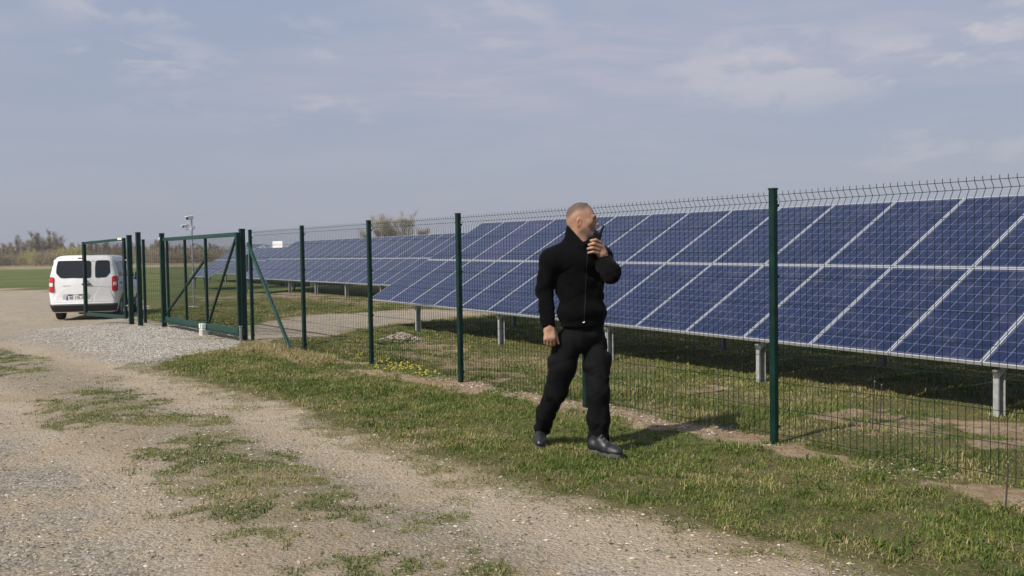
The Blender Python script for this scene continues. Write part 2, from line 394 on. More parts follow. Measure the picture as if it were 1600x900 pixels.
mossf = mapr(nt, math_n(nt, 'ADD', A('moss'), math_n(nt, 'MULTIPLY', math_n(nt, 'SUBTRACT', nB.outputs[0], .5), 1.6)), .45, .95)
col = mix(nt, math_n(nt, 'MULTIPLY', math_n(nt, 'MULTIPLY', mossf, gf), .6), col, mix(nt, mapr(nt, nC.outputs[0], .4, .65), (.15, .125, .045), (.27, .21, .12)))
stf = mapr(nt, math_n(nt, 'ADD', A('strip'), math_n(nt, 'MULTIPLY', math_n(nt, 'SUBTRACT', nB.outputs[0], .5), 1.0)), .35, .75)
col = mix(nt, math_n(nt, 'MULTIPLY', stf, .45), col, mix(nt, mapr(nt, nC.outputs[0], .4, .6), (.13, .12, .045), (.22, .18, .09)))
nt.links.new(col, b.inputs['Base Color']); b.inputs['Roughness'].default_value = .95; b.inputs['Specular IOR Level'].default_value = .15
hgt = math_n(nt, 'ADD', math_n(nt, 'MULTIPLY', vor.outputs['Distance'], -.5), math_n(nt, 'MULTIPLY', nC.outputs[0], 1.2))
hgt = math_n(nt, 'ADD', hgt, math_n(nt, 'MULTIPLY', nB.outputs[0], 1.6))
bp = N(nt, 'ShaderNodeBump'); bp.inputs['Strength'].default_value = .9; bp.inputs['Distance'].default_value = .026
nt.links.new(hgt, bp.inputs['Height']); nt.links.new(bp.outputs[0], b.inputs['Normal'])

def ground_part(name, sel):
    f = F[sel]; u, inv = np.unique(f, return_inverse=True)
    me = mesh_np(name, V[u], inv.reshape(-1, 4), True)
    for k in ('gravel', 'strip', 'worn', 'lot', 'soil', 'sandy', 'moss', 'path'): fattr(me, k, ms[k][u])
    return tag(link(name, me, gm), kind='structure')
tag(ground_part('grass_field', ~fg), 'grassy ground under the fence and panels running out to the horizon', 'ground')
tag(ground_part('gravel_road', fg), 'sandy gravel track and parking area before the green gate', 'road')

# ------------------------------------------------------------------ grass, pebbles
def grass_mat(name):
    m = bpy.data.materials.new(name); m.use_nodes = True; nt = m.node_tree; b = nt.nodes['Principled BSDF']
    at_ = N(nt, 'ShaderNodeAttribute', attribute_name='tint')
    r = N(nt, 'ShaderNodeValToRGB'); nt.links.new(at_.outputs['Fac'], r.inputs[0]); e = r.color_ramp.elements
    e[0].position = 0; e[0].color = (.055, .10, .018, 1); e[1].position = 1; e[1].color = (.48, .39, .22, 1)
    for p, c in ((.3, (.11, .16, .03)), (.55, (.20, .225, .055)), (.72, (.275, .26, .09)), (.85, (.34, .285, .14))):
        q = e.new(p); q.color = c + (1,)
    nt.links.new(r.outputs[0], b.inputs['Base Color']); b.inputs['Roughness'].default_value = .6; b.inputs['Specular IOR Level'].default_value = .25
    tr = N(nt, 'ShaderNodeBsdfTranslucent'); nt.links.new(r.outputs[0], tr.inputs[0])
    mx = N(nt, 'ShaderNodeMixShader'); mx.inputs[0].default_value = .3
    o = [n for n in nt.nodes if n.type == 'OUTPUT_MATERIAL'][0]
    nt.links.new(b.outputs[0], mx.inputs[1]); nt.links.new(tr.outputs[0], mx.inputs[2]); nt.links.new(mx.outputs[0], o.inputs[0])
    return m
GM = grass_mat('grass_blades')
def blades(name, px, py, L, W, tint, flat=.5):
    n = len(px); pz = height(px, py) - .008
    az = rng.uniform(0, 2 * np.pi, n); lean = rng.uniform(.15, 1.0, n) * flat + rng.normal(0, .1, n)
    dx, dy = np.cos(az), np.sin(az); sx_, sy_ = -dy, dx
    tw = rng.uniform(-.8, .8, n); ws = W / 2
    P0 = np.stack([px, py, pz], 1); side = np.stack([sx_ * np.cos(tw), sy_ * np.cos(tw), np.sin(tw) * .4], 1) * ws[:, None]
    def pt(t):
        a = lean * (0.35 + 1.1 * t); return P0 + np.stack([dx * np.sin(a) * L * t, dy * np.sin(a) * L * t, np.cos(np.clip(a, 0, 1.9)) * L * t], 1)
    m1 = pt(.5); m2 = pt(1.0)
    V = np.stack([P0 - side, P0 + side, m1 - side * .8, m1 + side * .8, m2], 1).reshape(-1, 3)
    i = np.arange(n) * 5
    F = np.concatenate([np.stack([i, i + 1, i + 3], 1), np.stack([i, i + 3, i + 2], 1), np.stack([i + 2, i + 3, i + 4], 1)])
    me = mesh_np(name, V, F); fattr(me, 'tint', np.repeat(np.clip(tint, 0, 1), 5))
    return link(name, me, GM)
def infront(x, y, marg=120):
    d = np.stack([x, y, np.zeros_like(x)], 1) - cC; D = d @ cF; u = 800 + FPX * (d @ cR) / D; v = 450 - FPX * (d @ cU) / D
    return (D > 1) & (u > -marg) & (u < 1600 + marg) & (v < 900 + 90)
def sample(n, box):
    x = rng.uniform(box[0], box[1], n); y = rng.uniform(box[2], box[3], n); k = infront(x, y); return x[k], y[k]
def lump(x, y, s=0): return fbm2(x * 2.6, y * 2.6, 61 + s, 3)
def tints(x, y, k=0.):
    return np.clip(.34 + k + (fbm2(x * 1.2, y * 1.2, 71, 3) - .5) * .9 + (fbm2(x * 4.5, y * 4.5, 73, 3) - .5) * .7 + rng.normal(0, .17, len(x)) + (rng.random(len(x)) < .17) * rng.uniform(.2, .5, len(x)), 0, 1)
# verge between track and fence
x, y = sample(1900000, (-9, 5, 4.2, 17)); m = masks(x, y)
keep = (m['gravel'] < .45) & (m['of'] < .25) & (rng.random(len(x)) < (1 - .97 * np.clip(m['soil'] * 1.25, 0, 1)) * (.55 + .55 * sstep(.36, .60, lump(x, y))) * (.35 + .75 * sstep(.34, .55, fbm2(x * 5.5, y * 5.5, 79, 3))) * sstep(-.10, .75, m['sg'] + .10) * np.clip(8.5 / y, .3, 1.2))
x, y = x[keep], y[keep]; q = lump(x, y); edge_dry = sstep(.55, .0, m['sg'][keep])
o = blades('verge_grass', x, y, rng.uniform(.022, .056, len(x)) * (.78 + .4 * sstep(.4, .7, q)), rng.uniform(.004, .009, len(x)) * np.clip(y / 8, 1, 1.8), tints(x, y, .10) + edge_dry * .25, 1.25)
tag(o, 'short tufted grass on the verge between the gravel track and the fence', 'grass', kind='stuff')
print('verge blades', len(x))
# wide leaved tufts
cxs, cys = sample(6000, (-7, 5, 4.2, 14)); m = masks(cxs, cys); k = (m['gravel'] < .2) & (m['of'] < .2) & (m['soil'] < .75) & (lump(cxs, cys, 3) > .44); cxs, cys = cxs[k], cys[k]
nb = rng.integers(9, 22, len(cxs)); x = np.repeat(cxs, nb) + rng.normal(0, .028, nb.sum()); y = np.repeat(cys, nb) + rng.normal(0, .028, nb.sum())
tt = np.repeat(np.clip(rng.normal(.30, .14, len(cxs)), .05, .62), nb)
o = blades('weed_tufts', x, y, rng.uniform(.03, .085, len(x)), rng.uniform(.006, .014, len(x)), tt + rng.normal(0, .06, len(x)), 1.15)
tag(o, 'broad leaved weed tufts scattered through the verge', 'weeds', kind='stuff')
# inside the fence
x, y = sample(1700000, (-14, 9, 6, 32)); m = masks(x, y)
rowp = x * RN[0] + y * RN[1]
keep = (m['gravel'] < .4) & (m['of'] > .12) & (rng.random(len(x)) < (1 - .95 * np.clip(m['soil'] * 1.1, 0, 1)) * (.8 + .3 * sstep(.36, .6, lump(x, y, 9))) * np.clip(10 / y, .2, 1.))
x, y = x[keep], y[keep]; q = lump(x, y, 9); of = m['of'][keep]
tall = 1 + .8 * sstep(.8, .35, np.abs(of - .75)) * sstep(.45, .6, fbm2(x * .8, y * .8, 77, 2))
o = blades('meadow_grass', x, y, rng.uniform(.025, .07, len(x)) * (.5 + .7 * sstep(.4, .7, q)) * tall, rng.uniform(.005, .010, len(x)) * np.clip(y / 8, 1, 2.6), tints(x, y, .16), 1.15)
tag(o, 'rough grass growing between the fence and the solar panels', 'grass', kind='stuff')
print('meadow blades', len(x))
# grass on the crown of the track
x, y = sample(1500000, (-9, 2, 3.4, 18)); m = masks(x, y)
keep = (m['strip'] > .25) & (rng.random(len(x)) < m['strip'] * 1.3 * sstep(.32, .50, fbm2(x * 5, y * 5, 83, 3)) + .015)
keep |= (m['gravel'] > .5) & (m['worn'] > .3) & (rng.random(len(x)) < .012)
keep |= (m['gravel'] > .5) & (rng.random(len(x)) < .55 * m['moss'] ** 2 * sstep(.40, .62, fbm2(x * 4, y * 4, 87, 3)))
keep &= (m['gravel'] > .5)
x, y = x[keep], y[keep]
o = blades('track_grass', x, y, rng.uniform(.016, .045, len(x)), rng.uniform(.004, .009, len(x)), tints(x, y, .05), 1.4)
tag(o, 'thin patchy grass along the crown of the gravel track', 'grass', kind='stuff'); print('track blades', len(x))
# straw swept up beside the gate post, near the foot of the brace
x, y = sample(260000, (-5.5, -2.2, 12.5, 17.5)); of = (x - FX) * FN[0] + (y - FY) * FN[1]
px_ = [g(372, 548), g(395, 540), g(440, 546), g(520, 566), g(500, 574), g(430, 560)]
sdv = sd_poly(x, y, px_) + (fbm2(x * 2, y * 2, 5, 3) - .5) * .6
keep = (sdv < .05) & (rng.random(len(x)) < .8)
x, y = x[keep][:9000], y[keep][:9000]
o = blades('dry_straw', x, y, rng.uniform(.05, .14, len(x)), rng.uniform(.008, .016, len(x)), rng.uniform(.72, 1.0, len(x)), 1.5)
tag(o, 'heap of pale yellow dry straw at the foot of the green gate post', 'straw', kind='stuff')
# yellow flowering weeds by the fence
bx = []
for (px, py) in ((612, 574), (625, 576), (637, 578), (645, 582), (560, 563), (592, 585), (668, 592), (664, 588), (618, 579), (632, 583)):
    c = onz(px, py, .03); bx.append(c)
mb = MB(); mg = MB()
for c in bx:
    for k in range(8):
        a = random.uniform(0, 6.28); r = random.uniform(0, .16); p = Vector((c[0] + r * math.cos(a), c[1] + r * math.sin(a), 0)); z = h1(p.x, p.y); hh = random.uniform(.04, .13)
        mg.tube([(p.x, p.y, z), (p.x + .01, p.y, z + hh)], .0025, 3, False)
        for q in range(3):
            mb.box((p.x + random.uniform(-.012, .012), p.y + random.uniform(-.012, .012), z + hh + random.uniform(-.004, .008)), (.012, .012, .006), Matrix.Rotation(random.uniform(-.7, .7), 3, 'X') @ Matrix.Rotation(random.uniform(0, 3), 3, 'Z'))
fw = mb.build('flower_heads', pmat('yellow_petals', (.55, .46, .05), .7)); tag(fw, 'cluster of small yellow flowers at the foot of the fence', 'flowers', kind='stuff')
mg.build('flower_stalks', pmat('flower_stalk', (.10, .16, .03), .7), fw)
# loose stones
def pebbles(name, x, y, r, mat):
    n = len(x); z = height(x, y) + r * .2
    base = np.array([(1, 0, 0), (-1, 0, 0), (0, 1, 0), (0, -1, 0), (0, 0, 1), (0, 0, -1)], float)
    ft = np.array([(0, 2, 4), (2, 1, 4), (1, 3, 4), (3, 0, 4), (2, 0, 5), (1, 2, 5), (3, 1, 5), (0, 3, 5)])
    J = base[None] * rng.uniform(.6, 1.25, (n, 6, 3)) + rng.normal(0, .18, (n, 6, 3)); a = rng.uniform(0, 6.28, n)
    c, s = np.cos(a)[:, None], np.sin(a)[:, None]; xx = J[..., 0] * c - J[..., 1] * s; yy = J[..., 0] * s + J[..., 1] * c
    V = np.stack([xx * r[:, None] + x[:, None], yy * r[:, None] * .8 + y[:, None], J[..., 2] * r[:, None] * .48 + z[:, None]], -1).reshape(-1, 3)
    F = (ft[None] + (np.arange(n) * 6)[:, None, None]).reshape(-1, 3)
    me = mesh_np(name, V, F); fattr(me, 'tint', np.repeat(rng.random(n), 6)); return link(name, me, mat)
pm = bpy.data.materials.new('loose_stone'); pm.use_nodes = True; nt = pm.node_tree; b = nt.nodes['Principled BSDF']
r = N(nt, 'ShaderNodeValToRGB'); nt.links.new(N(nt, 'ShaderNodeAttribute', attribute_name='tint').outputs['Fac'], r.inputs[0]); e = r.color_ramp.elements
e[0].color = (.09, .08, .07, 1); e[1].color = (.62, .58, .52, 1); q = e.new(.3); q.color = (.30, .25, .19, 1); q = e.new(.8); q.color = (.42, .36, .29, 1)
nt.links.new(r.outputs[0], b.inputs['Base Color']); b.inputs['Roughness'].default_value = .9; b.inputs['Specular IOR Level'].default_value = .2
x, y = sample(260000, (-14, 4, 3.2, 20)); m = masks(x, y)
keep = (m['gravel'] > .45) & (rng.random(len(x)) < np.clip(5.5 / y, .1, 1) * (.25 + .9 * sstep(.4, .6, fbm2(x * 1.5, y * 1.5, 91, 3)))); x, y = x[keep], y[keep]
o = pebbles('loose_gravel', x, y, .004 + .011 * rng.random(len(x)) ** 3 , pm); tag(o, 'loose gravel stones strewn over the sandy track', 'gravel', kind='stuff'); print('pebbles', len(x))
pmp = pm.copy(); pmp.name = 'pale_crushed_stone'; e = [n for n in pmp.node_tree.nodes if n.type == 'VALTORGB'][0].color_ramp.elements
for q, c in zip(e, ((.17, .155, .135), (.35, .32, .28), (.46, .43, .38), (.62, .59, .53))): q.color = c + (1,)
x, y = sample(260000, (-16, -3.5, 13.5, 25)); m = masks(x, y); keep = (m['lot'] > .3) & (m['gravel'] > .4) & (rng.random(len(x)) < m['lot'] ** 1.5 * .6); x, y = x[keep][:46000], y[keep][:46000]
o = pebbles('pale_chippings', x, y, rng.uniform(.006, .019, len(x)), pmp); tag(o, 'pale crushed stone spread in front of the sliding gate', 'gravel', kind='stuff'); print('chips', len(x))
t = rng.uniform(-1.5, 11, 3400); t = t[fbm2(t * 1.3, t * 0, 19, 2) > .42]; o_ = rng.normal(.02, .15, len(t)); x = FX + FD[0] * t + FN[0] * o_; y = FY + FD[1] * t + FN[1] * o_
o = pebbles('fence_stones', x, y, rng.uniform(.005, .017, len(x)), pm); tag(o, 'pale stones and clods in a line under the wire fence', 'gravel', kind='stuff')
hp = onz(627, 520, .05); n = 900; a = rng.uniform(0, 6.28, n); rr = np.abs(rng.normal(0, .16, n)); x = hp[0] + rr * np.cos(a) * 1.5; y = hp[1] + rr * np.sin(a)
o = pebbles('gravel_heap', x, y, rng.uniform(.012, .03, n), pm)
co = np.empty(n * 18, np.float32); o.data.vertices.foreach_get('co', co); co = co.reshape(-1, 6, 3); co[:, :, 2] += (.13 * np.exp(-(rr / .2) ** 2))[:, None]; o.data.vertices.foreach_set('co', co.ravel()); o.data.update()
tag(o, 'small pale heap of gravel left beside the first panel leg', 'gravel heap', kind='stuff')
# ------------------------------------------------------------------ wire mesh fence
def wire_mesh(length, z0, z1, step, folds, r=.0024, tick=.027, hstep=.2, depth=.035):
    # x along the panel, y away from the camera side; triangular section wires with V folds
    V = []; F = []
    def prism(P):
        P = np.array(P); n = len(V); m = len(P)
        d = P[-1] - P[0]; horiz = abs(d[0]) > abs(d[2])
        for p in P:
            for k in range(3):
                a = 2 * math.pi * k / 3
                o = np.array([0, math.cos(a), math.sin(a)]) if horiz else np.array([math.cos(a), math.sin(a), 0])
                V.append(p + o * r)
        for i in range(m - 1):
            for k in range(3):
                j = (k + 1) % 3; F.append((n + i * 3 + k, n + i * 3 + j, n + i * 3 + 3 + j, n + i * 3 + 3 + k))
    prof = [(0., z1)]
    for zt in folds: prof += [(0., zt), (depth, zt - .05), (0., zt - .105)]
    prof.append((0., z0))
    nx = int(round(length / step))
    for i in range(nx + 1):
        x = i * length / nx
        prism([(x, y + .0, z) for y, z in prof])
    hz = set()
    for zt in folds: hz.add((0., zt)); hz.add((depth, zt - .05))
    z = z0 + .04
    while z < (folds[-1] - .16 if folds else z1): hz.add((0., z)); z += hstep
    fl = sorted(folds)
    for a, b in zip(fl[:-1], fl[1:]):
        k = int((b - .1 - a) / hstep + .3)
        for q in range(1, k + 1): hz.add((0., a + (b - .1 - a) * q / (k + .0001)))
    for y, z in hz: prism([(0, y - r * 1.6, z), (length, y - r * 1.6, z)])
    return mesh_np('wire', V, F)
FROT = math.atan2(FD[1], FD[0])          # local x runs along the fence away from the camera, local y to the left (towards the track)
def fence_empty(name, label, cat, t=0., off=0., group=None):
    p = fpt(t, off); return thing(name, label, cat, (p[0], p[1], 0), (0, 0, FROT), group)
fence = fence_empty('mesh_fence', 'long green welded wire mesh fence with square posts running along the solar panels', 'fence')
FH -= .014
def post_mesh(h, s=.05, below=.15):
    return MB().box((0, 0, (h - below) / 2), (s, s, h + below), None, .006).mesh()
pm_ = post_mesh(FH, .052); capm = MB().box((0, 0, FH + .006), (.060, .060, .016), None, .005).mesh('post_cap')
clipm = MB().box((0, 0, 0), (.062, .010, .022), None, .002)

clipm = clipm.mesh('post_clip')
capmat = pmat('dark_green_cap', (.004, .03, .022), .5)
NF = 7
for i in range(-2, 6):
    p = link('post', pm_, MAT['green'], fence, (BAY * i, 0, 0))
    link('post_cap', capm, capmat, p)
    for cz in (.13, .68, 1.28, 1.82): link('clip', clipm, MAT['green'], p, (0, -.032, cz))
wm = wire_mesh(BAY - .02, .03, FH - .012, .0539, (FH - .039,)); 
wmi = None
for i in range(-2, 5):
    o = link('wire_panel', wm, MAT['wire'], fence, (BAY * i + .01, -.034, 0)); o.scale = (1, -1, 1)
bt = 5 * BAY
# brace that steadies the last post
p1 = Vector((bt - .02, .05, 1.72)); a = onz(452, 549, .0); tfoot = (a[0] - FX) * FD[0] + (a[1] - FY) * FD[1]
MB().bar(p1, (tfoot, .05, -.05), .05, .045, .004).build('brace', MAT['green_light'], fence)
# white plate wired to the fence
p = at(437.5, 382, 1.0); dd = p - cC
tt_ = None
best = None
for t in np.linspace(8, 12, 400):
    q = fpt(t, -.05); D = q @ cF - cC @ cF + 0; u = 800 + FPX * ((q - cC) @ cR) / ((q - cC) @ cF)
    if best is None or abs(u - 437.5) < best[0]: best = (abs(u - 437.5), t)
ts = best[1]; q = fpt(ts, -.05); zs = None
D = (q - cC) @ cF; zs = float(at(437.5, 382, D)[2]); 
sgn = thing('sign', 'small white plate with faint grey print wired high on the fence beside the brace', 'sign', (q[0], q[1], zs), (0, 0, FROT))
sw = 25 / FPX * D / abs(math.sin(FTH) * 1.0 + .0) * .92; shh = 10.0 / FPX * D
MB().box((0, 0, 0), (sw, .004, shh), None, .0015).build('plate', MAT['white_metal'], sgn)
m = MB(); m.box((sw * .36, .0035, .0), (sw * .07, .003, shh * .32)); m.build('emblem', pmat('grey_print', (.25, .26, .25), .6), sgn)
m = MB(); m.box((sw * .1, .0035, .0), (sw * .36, .003, shh * .42)); m.box((-sw * .28, .0035, 0), (sw * .3, .003, shh * .40)); m.build('print', pmat('pale_print', (.62, .59, .56), .6), sgn)

# ------------------------------------------------------------------ gates
def tline(px, off=0.):
    lo, hi = -3., 40.
    for _ in range(60):
        mid = (lo + hi) / 2; q = fpt(mid, off) - cC; u = 800 + FPX * (q @ cR) / (q @ cF)
        if u > px: lo = mid
        else: hi = mid
    return (lo + hi) / 2
GO = -.10
t0 = tline(375.5, GO); t1 = tline(257, GO)
gate = fence_empty('sliding_gate', 'wide green sliding gate with crossed braces and mesh infill, closed beside the brace post', 'gate', t0, GO)
L = t1 - t0
GB, GT = .17, 1.88
mkb = lambda n, a, b, wx=.06, wy=.06, mat='green': MB().bar(a, b, wx, wy, .005, (0, 1, 0)).build(n, MAT[mat], gate)
mkb('stile', (0, 0, GB - .02), (0, 0, GT + .03), .07, .07); mkb('stile', (L, 0, GB - .02), (L, 0, GT + .03), .06, .06)
mkb('top_rail', (.035, 0, GT), (L - .03, 0, GT), .075, .06, 'green_light')
MB().bar((-.12, 0, GB), (L + .12, 0, GB), .12, .07, .006, (0, 1, 0)).build('bottom_rail', MAT['green_light'], gate)
MB().bar((-.12, .045, GB - .05), (L + .1, .045, GB - .05), .03, .035, .003, (0, 1, 0)).build('track_rail', MAT['green'], gate)
ups = [tline(x, GO) - t0 for x in (325, 292.5, 264.5)]
for u in ups: mkb('upright', (u, 0, GB + .06), (u, 0, GT - .037), .05, .05)
mkb('diagonal_brace', (.10, -.004, GT - .06), (ups[0] - .06, -.004, GB + .08), .045, .04)
mkb('diagonal_brace', (ups[0] + .03, -.004, GT - .42), (L - .08, -.004, GB + .08), .045, .04)
im = wire_mesh(L - .06, GB + .06, GT - .04, .05, (), .0026, hstep=.2); link('mesh_infill', im, MAT['wire'], gate, (.03, -.035, 0))
# guide posts
def gatepost(px, D, h, s, label, ang=FROT, cap=True, grp=None):
    base = at(px, 500, D); z = h1(base[0], base[1])
    t = thing('gate_post', label, 'gate post', (base[0], base[1], z), (0, 0, ang))
    link('shaft', post_mesh(h, s), MAT['green'], t)
    if cap: MB().box((0, 0, h + .007), (s + .01, s + .01, .018), None, .005).build('cap', capmat, t)
    return t
q = fpt(tline(379.5, .03), .03) - cC; gatepost(381.5, q @ cF - .05, 1.97, .09, 'thick green square post holding the near end of the sliding gate beside the brace post')
q = fpt(tline(256, -.16), -.16) - cC; gp = gatepost(256.5, q @ cF + .06, 2.0, .09, 'green catch post with white lock tab at the far end of the sliding gate')
MB().box((.0, .053, 1.9), (.05, .014, .05), None, .004).build('lock_tab', MAT['white_metal'], gp)
gatepost(219.5, 21.1, 2.04, .095, 'tallest green square gate post just left of the narrow wicket gap')
gatepost(227.3, 22.0, 1.9, .06, 'thin green post set close behind the tall gate post at the wicket gap')
hp_ = gatepost(205.5, 21.6, 1.99, .10, 'broad green hinge post carrying the open gate leaf in front of the van')
# narrow fixed mesh strip between the wicket posts
a = at(228.5, 500, 22.0); b = at(254, 500, 21.9); wl = math.hypot(b[0] - a[0], b[1] - a[1])
o = thing('wicket_mesh', 'narrow strip of green wire mesh closing the wicket gap between the gate posts', 'fence', (a[0], a[1], 0), (0, 0, math.atan2(b[1] - a[1], b[0] - a[0])))
link('wire_panel', wire_mesh(wl, .1, 1.9, .05, (), .0024), MAT['wire'], o)
# open leaf
A0 = at(197, 490, 21.75); A1 = at(134.5, 490, 23.2); dl = A1 - A0; LW = math.hypot(dl[0], dl[1])
leaf = thing('gate_leaf', 'open green mesh gate leaf standing in front of the right half of the white van', 'gate', (A0[0], A0[1], 0), (0, 0, math.atan2(dl[1], dl[0])))
B0, B1 = .14, 1.92
lk = lambda n, a, b, wx=.06, wy=.05, mat='green': MB().bar(a, b, wx, wy, .005, (0, 1, 0)).build(n, MAT[mat], leaf)
lk('stile', (0, 0, B0 - .02), (0, 0, B1 + .03), .07, .06); lk('stile', (LW, 0, B0 - .02), (LW, 0, B1 - .02), .09, .07)
lk('top_rail', (.03, 0, B1 + .0), (LW - .03, 0, B1 - .05), .06, .05, 'green_light'); lk('bottom_rail', (.03, 0, B0 + .02), (LW - .03, 0, B0 + .02), .08, .05, 'green_light')
link('mesh_infill', wire_mesh(LW - .06, B0 + .05, B1 - .06, .036, (), .0034, hstep=.6), MAT['wire'], leaf, (.03, .0, 0))
MB().box((.12, .04, B1 + .01), (.2, .02, .05), None, .004).build('latch_plate', pmat('cream_label', (.72, .68, .5), .5), leaf)
mm = MB(); mm.tube([(-.02, 0, .42), (-.20, 0, .42)], .018, 8); mm.build('hinge', MAT['galv'], leaf); mm = MB(); mm.tube([(-.02, 0, 1.45), (-.20, 0, 1.45)], .018, 8); mm.build('hinge', MAT['galv'], leaf)
# roller block
c = onz(318.5, 524, 0.); rb = thing('gate_roller', 'white concrete block with a guide roller under the bottom rail of the sliding gate', 'gate roller', (c[0], c[1], h1(c[0], c[1])), (0, 0, FROT))
MB().box((0, 0, .05), (.17, .14, .17), None, .02).build('block', MAT['concrete'], rb)
mm = MB(); mm.box((-.06, .02, .18), (.04, .08, .09), None, .006); mm.box((.07, .02, .18), (.07, .08, .09), None, .006); mm.build('bracket', MAT['white_metal'], rb)
MB().lathe((0, -.03, .185), (0, 1, 0), [(.03, 0), (.035, .005), (.028, .02), (.035, .035), (.03, .04)], 16).build('roller', MAT['galv'], rb)
# low steel stop at the near end of the gate
c = onz(376.5, 536, 0.); st_ = thing('gate_stop', 'short pale galvanised stop post under the near corner of the sliding gate', 'gate stop', (c[0], c[1], h1(c[0], c[1])), (0, 0, FROT))
MB().box((0, 0, .10), (.035, .035, .36), None, .004).build('shaft', MAT['galv'], st_); MB().box((0, .0, .29), (.07, .05, .02), None, .003).build('top_plate', MAT['galv'], st_)
# white marker pole beyond the gate
c = at(259.5, 480, 27.5); z = h1(c[0], c[1]); mp_ = thing('marker_pole', 'thin white pole standing right behind the catch post of the gate', 'pole', (c[0], c[1], z), (R_(1.2), 0, 0))
MB().tube([(0, 0, -.1), (0, 0, 2.0)], .028, 10).build('shaft', MAT['white_metal'], mp_); MB().tube([(0, 0, 2.0), (0, 0, 2.02)], .033, 10).build('cap', MAT['white_metal'], mp_)
# thin rusty stakes against the wires
for (px, y0_, y1_, lab, off) in ((1571, 722, 800, 'thin dark steel rod stuck in the grass before the fence at the right edge', -.10), (1363, 590, 667, 'left of two thin dark rods standing just behind the fence wires', .2), (1374, 596, 671, 'right of two thin dark rods standing just behind the fence wires', .2)):
    c = onz(px, y1_, 0.); z = h1(c[0], c[1]); D = (c - cC) @ cF; hh = (y1_ - y0_) / FPX * D
    s_ = thing('steel_rod', lab, 'rod', (c[0], c[1], z), (R_(2), R_(2), 0)); MB().tube([(0, 0, -.1), (0, 0, hh)], .0045, 6).build('shaft', pmat('rusty_steel', (.05, .04, .035), .7), s_)
    MB().tube([(0, 0, hh), (0, 0, hh + .010)], .006, 6).build('tip', MAT['galv'], s_)

# ------------------------------------------------------------------ camera mast
c = at(302.5, 460, 31.0); z = h1(c[0], c[1]); 
zt = float(at(301, 341, 31.0)[2]) - z
mast = thing('camera_mast', 'slim grey steel mast carrying two white cameras behind the sliding gate', 'mast', (c[0], c[1], z))
MB().tube([(0, 0, -.2), (0, 0, zt)], .027, 14).build('pole', MAT['galv'], mast)
MB().box((0, 0, .02), (.26, .26, .03), None, .006).build('base_plate', MAT['galv'], mast)
MB().box((.06, .0, zt - .30), (.045, .08, .12), None, .01).build('junction_box', MAT['galv'], mast)
def cctv(dx, dz, label, yaw, pitch, s=1.):
    o = thing('security_camera', label, 'camera', (c[0] + dx, c[1] - .06, z + zt + dz), (pitch, 0, yaw), 'cameras on the mast'); o.scale = (s, s, s)
    b = MB().box((0, .06, 0), (.15, .34, .14), None, .03).build('housing', MAT['white_metal'], o)
    MB().box((0, .03, .082), (.19, .42, .016), None, .006).build('sun_shield', MAT['white_metal'], o)
    MB().lathe((0, -.108, -.005), (0, -1, 0), [(.062, 0), (.062, .012), (.045, .014), (.03, .004)], 16).build('lens', MAT['lens'], o)
    MB().bar((0, .1, -.06), (.05 if dx < -.1 else 0, .12, -.19), .035, .035, .004).build('bracket', MAT['white_metal'], o)
    return o
cctv(-.06, .0, 'upper and larger white security camera on top of the mast', R_(-28), R_(8), .72)
cctv(-.20, -.26, 'lower and smaller white security camera on a side arm of the mast', R_(-38), R_(10), .6)
MB().bar((-.20, 0, zt - .36), (.0, 0, zt - .36), .035, .035, .004).build('side_arm', MAT['white_metal'], mast)

# ------------------------------------------------------------------ solar tables
PW, PL, PITCHX, PITCHY, PT = .992, 1.65, 1.01, 1.675, .035
cm = bpy.data.materials.new('solar_cells'); cm.use_nodes = True; nt = cm.node_tree; b = nt.nodes['Principled BSDF']
tc = N(nt, 'ShaderNodeTexCoord'); sp = N(nt, 'ShaderNodeSeparateXYZ'); nt.links.new(tc.outputs['Object'], sp.inputs[0])
oi = N(nt, 'ShaderNodeObjectInfo')
def cellc(v, off, pit):
    q = math_n(nt, 'DIVIDE', math_n(nt, 'SUBTRACT', v, off), pit); fr = math_n(nt, 'FRACT', q); fl = math_n(nt, 'FLOOR', q); return q, fr, fl
qx, fx_, ix_ = cellc(sp.outputs[0], .026, .1567); qy, fy_, iy_ = cellc(sp.outputs[1], .041, .1568)
def near_edge(fr, w):
    d = math_n(nt, 'MINIMUM', fr, math_n(nt, 'SUBTRACT', 1., fr)); return math_n(nt, 'LESS_THAN', d, w)
gap = math_n(nt, 'MAXIMUM', near_edge(fx_, .022), near_edge(fy_, .016))
marg = math_n(nt, 'MAXIMUM', math_n(nt, 'MAXIMUM', math_n(nt, 'LESS_THAN', qx, .0), math_n(nt, 'GREATER_THAN', qx, 6.)), math_n(nt, 'MAXIMUM', math_n(nt, 'LESS_THAN', qy, .0), math_n(nt, 'GREATER_THAN', qy, 10.)))
bus = near_edge(math_n(nt, 'FRACT', math_n(nt, 'ADD', math_n(nt, 'MULTIPLY', fx_, 3.), .0)), .018)
cv = N(nt, 'ShaderNodeCombineXYZ'); nt.links.new(ix_, cv.inputs[0]); nt.links.new(iy_, cv.inputs[1]); nt.links.new(oi.outputs['Random'], cv.inputs[2])
wn = N(nt, 'ShaderNodeTexWhiteNoise'); nt.links.new(cv.outputs[0], wn.inputs['Vector'])
vo = N(nt, 'ShaderNodeTexVoronoi'); nt.links.new(tc.outputs['Object'], vo.inputs['Vector']); vo.inputs['Scale'].default_value = 70
cs = N(nt, 'ShaderNodeSeparateColor'); nt.links.new(vo.outputs['Color'], cs.inputs[0])
cell = mix(nt, wn.outputs['Value'], (.005, .0095, .036), (.010, .016, .056))
cell = mix(nt, math_n(nt, 'MULTIPLY', cs.outputs[0], .35), cell, (.022, .036, .105))
rd = math_n(nt, 'GREATER_THAN', oi.outputs['Random'], .9)
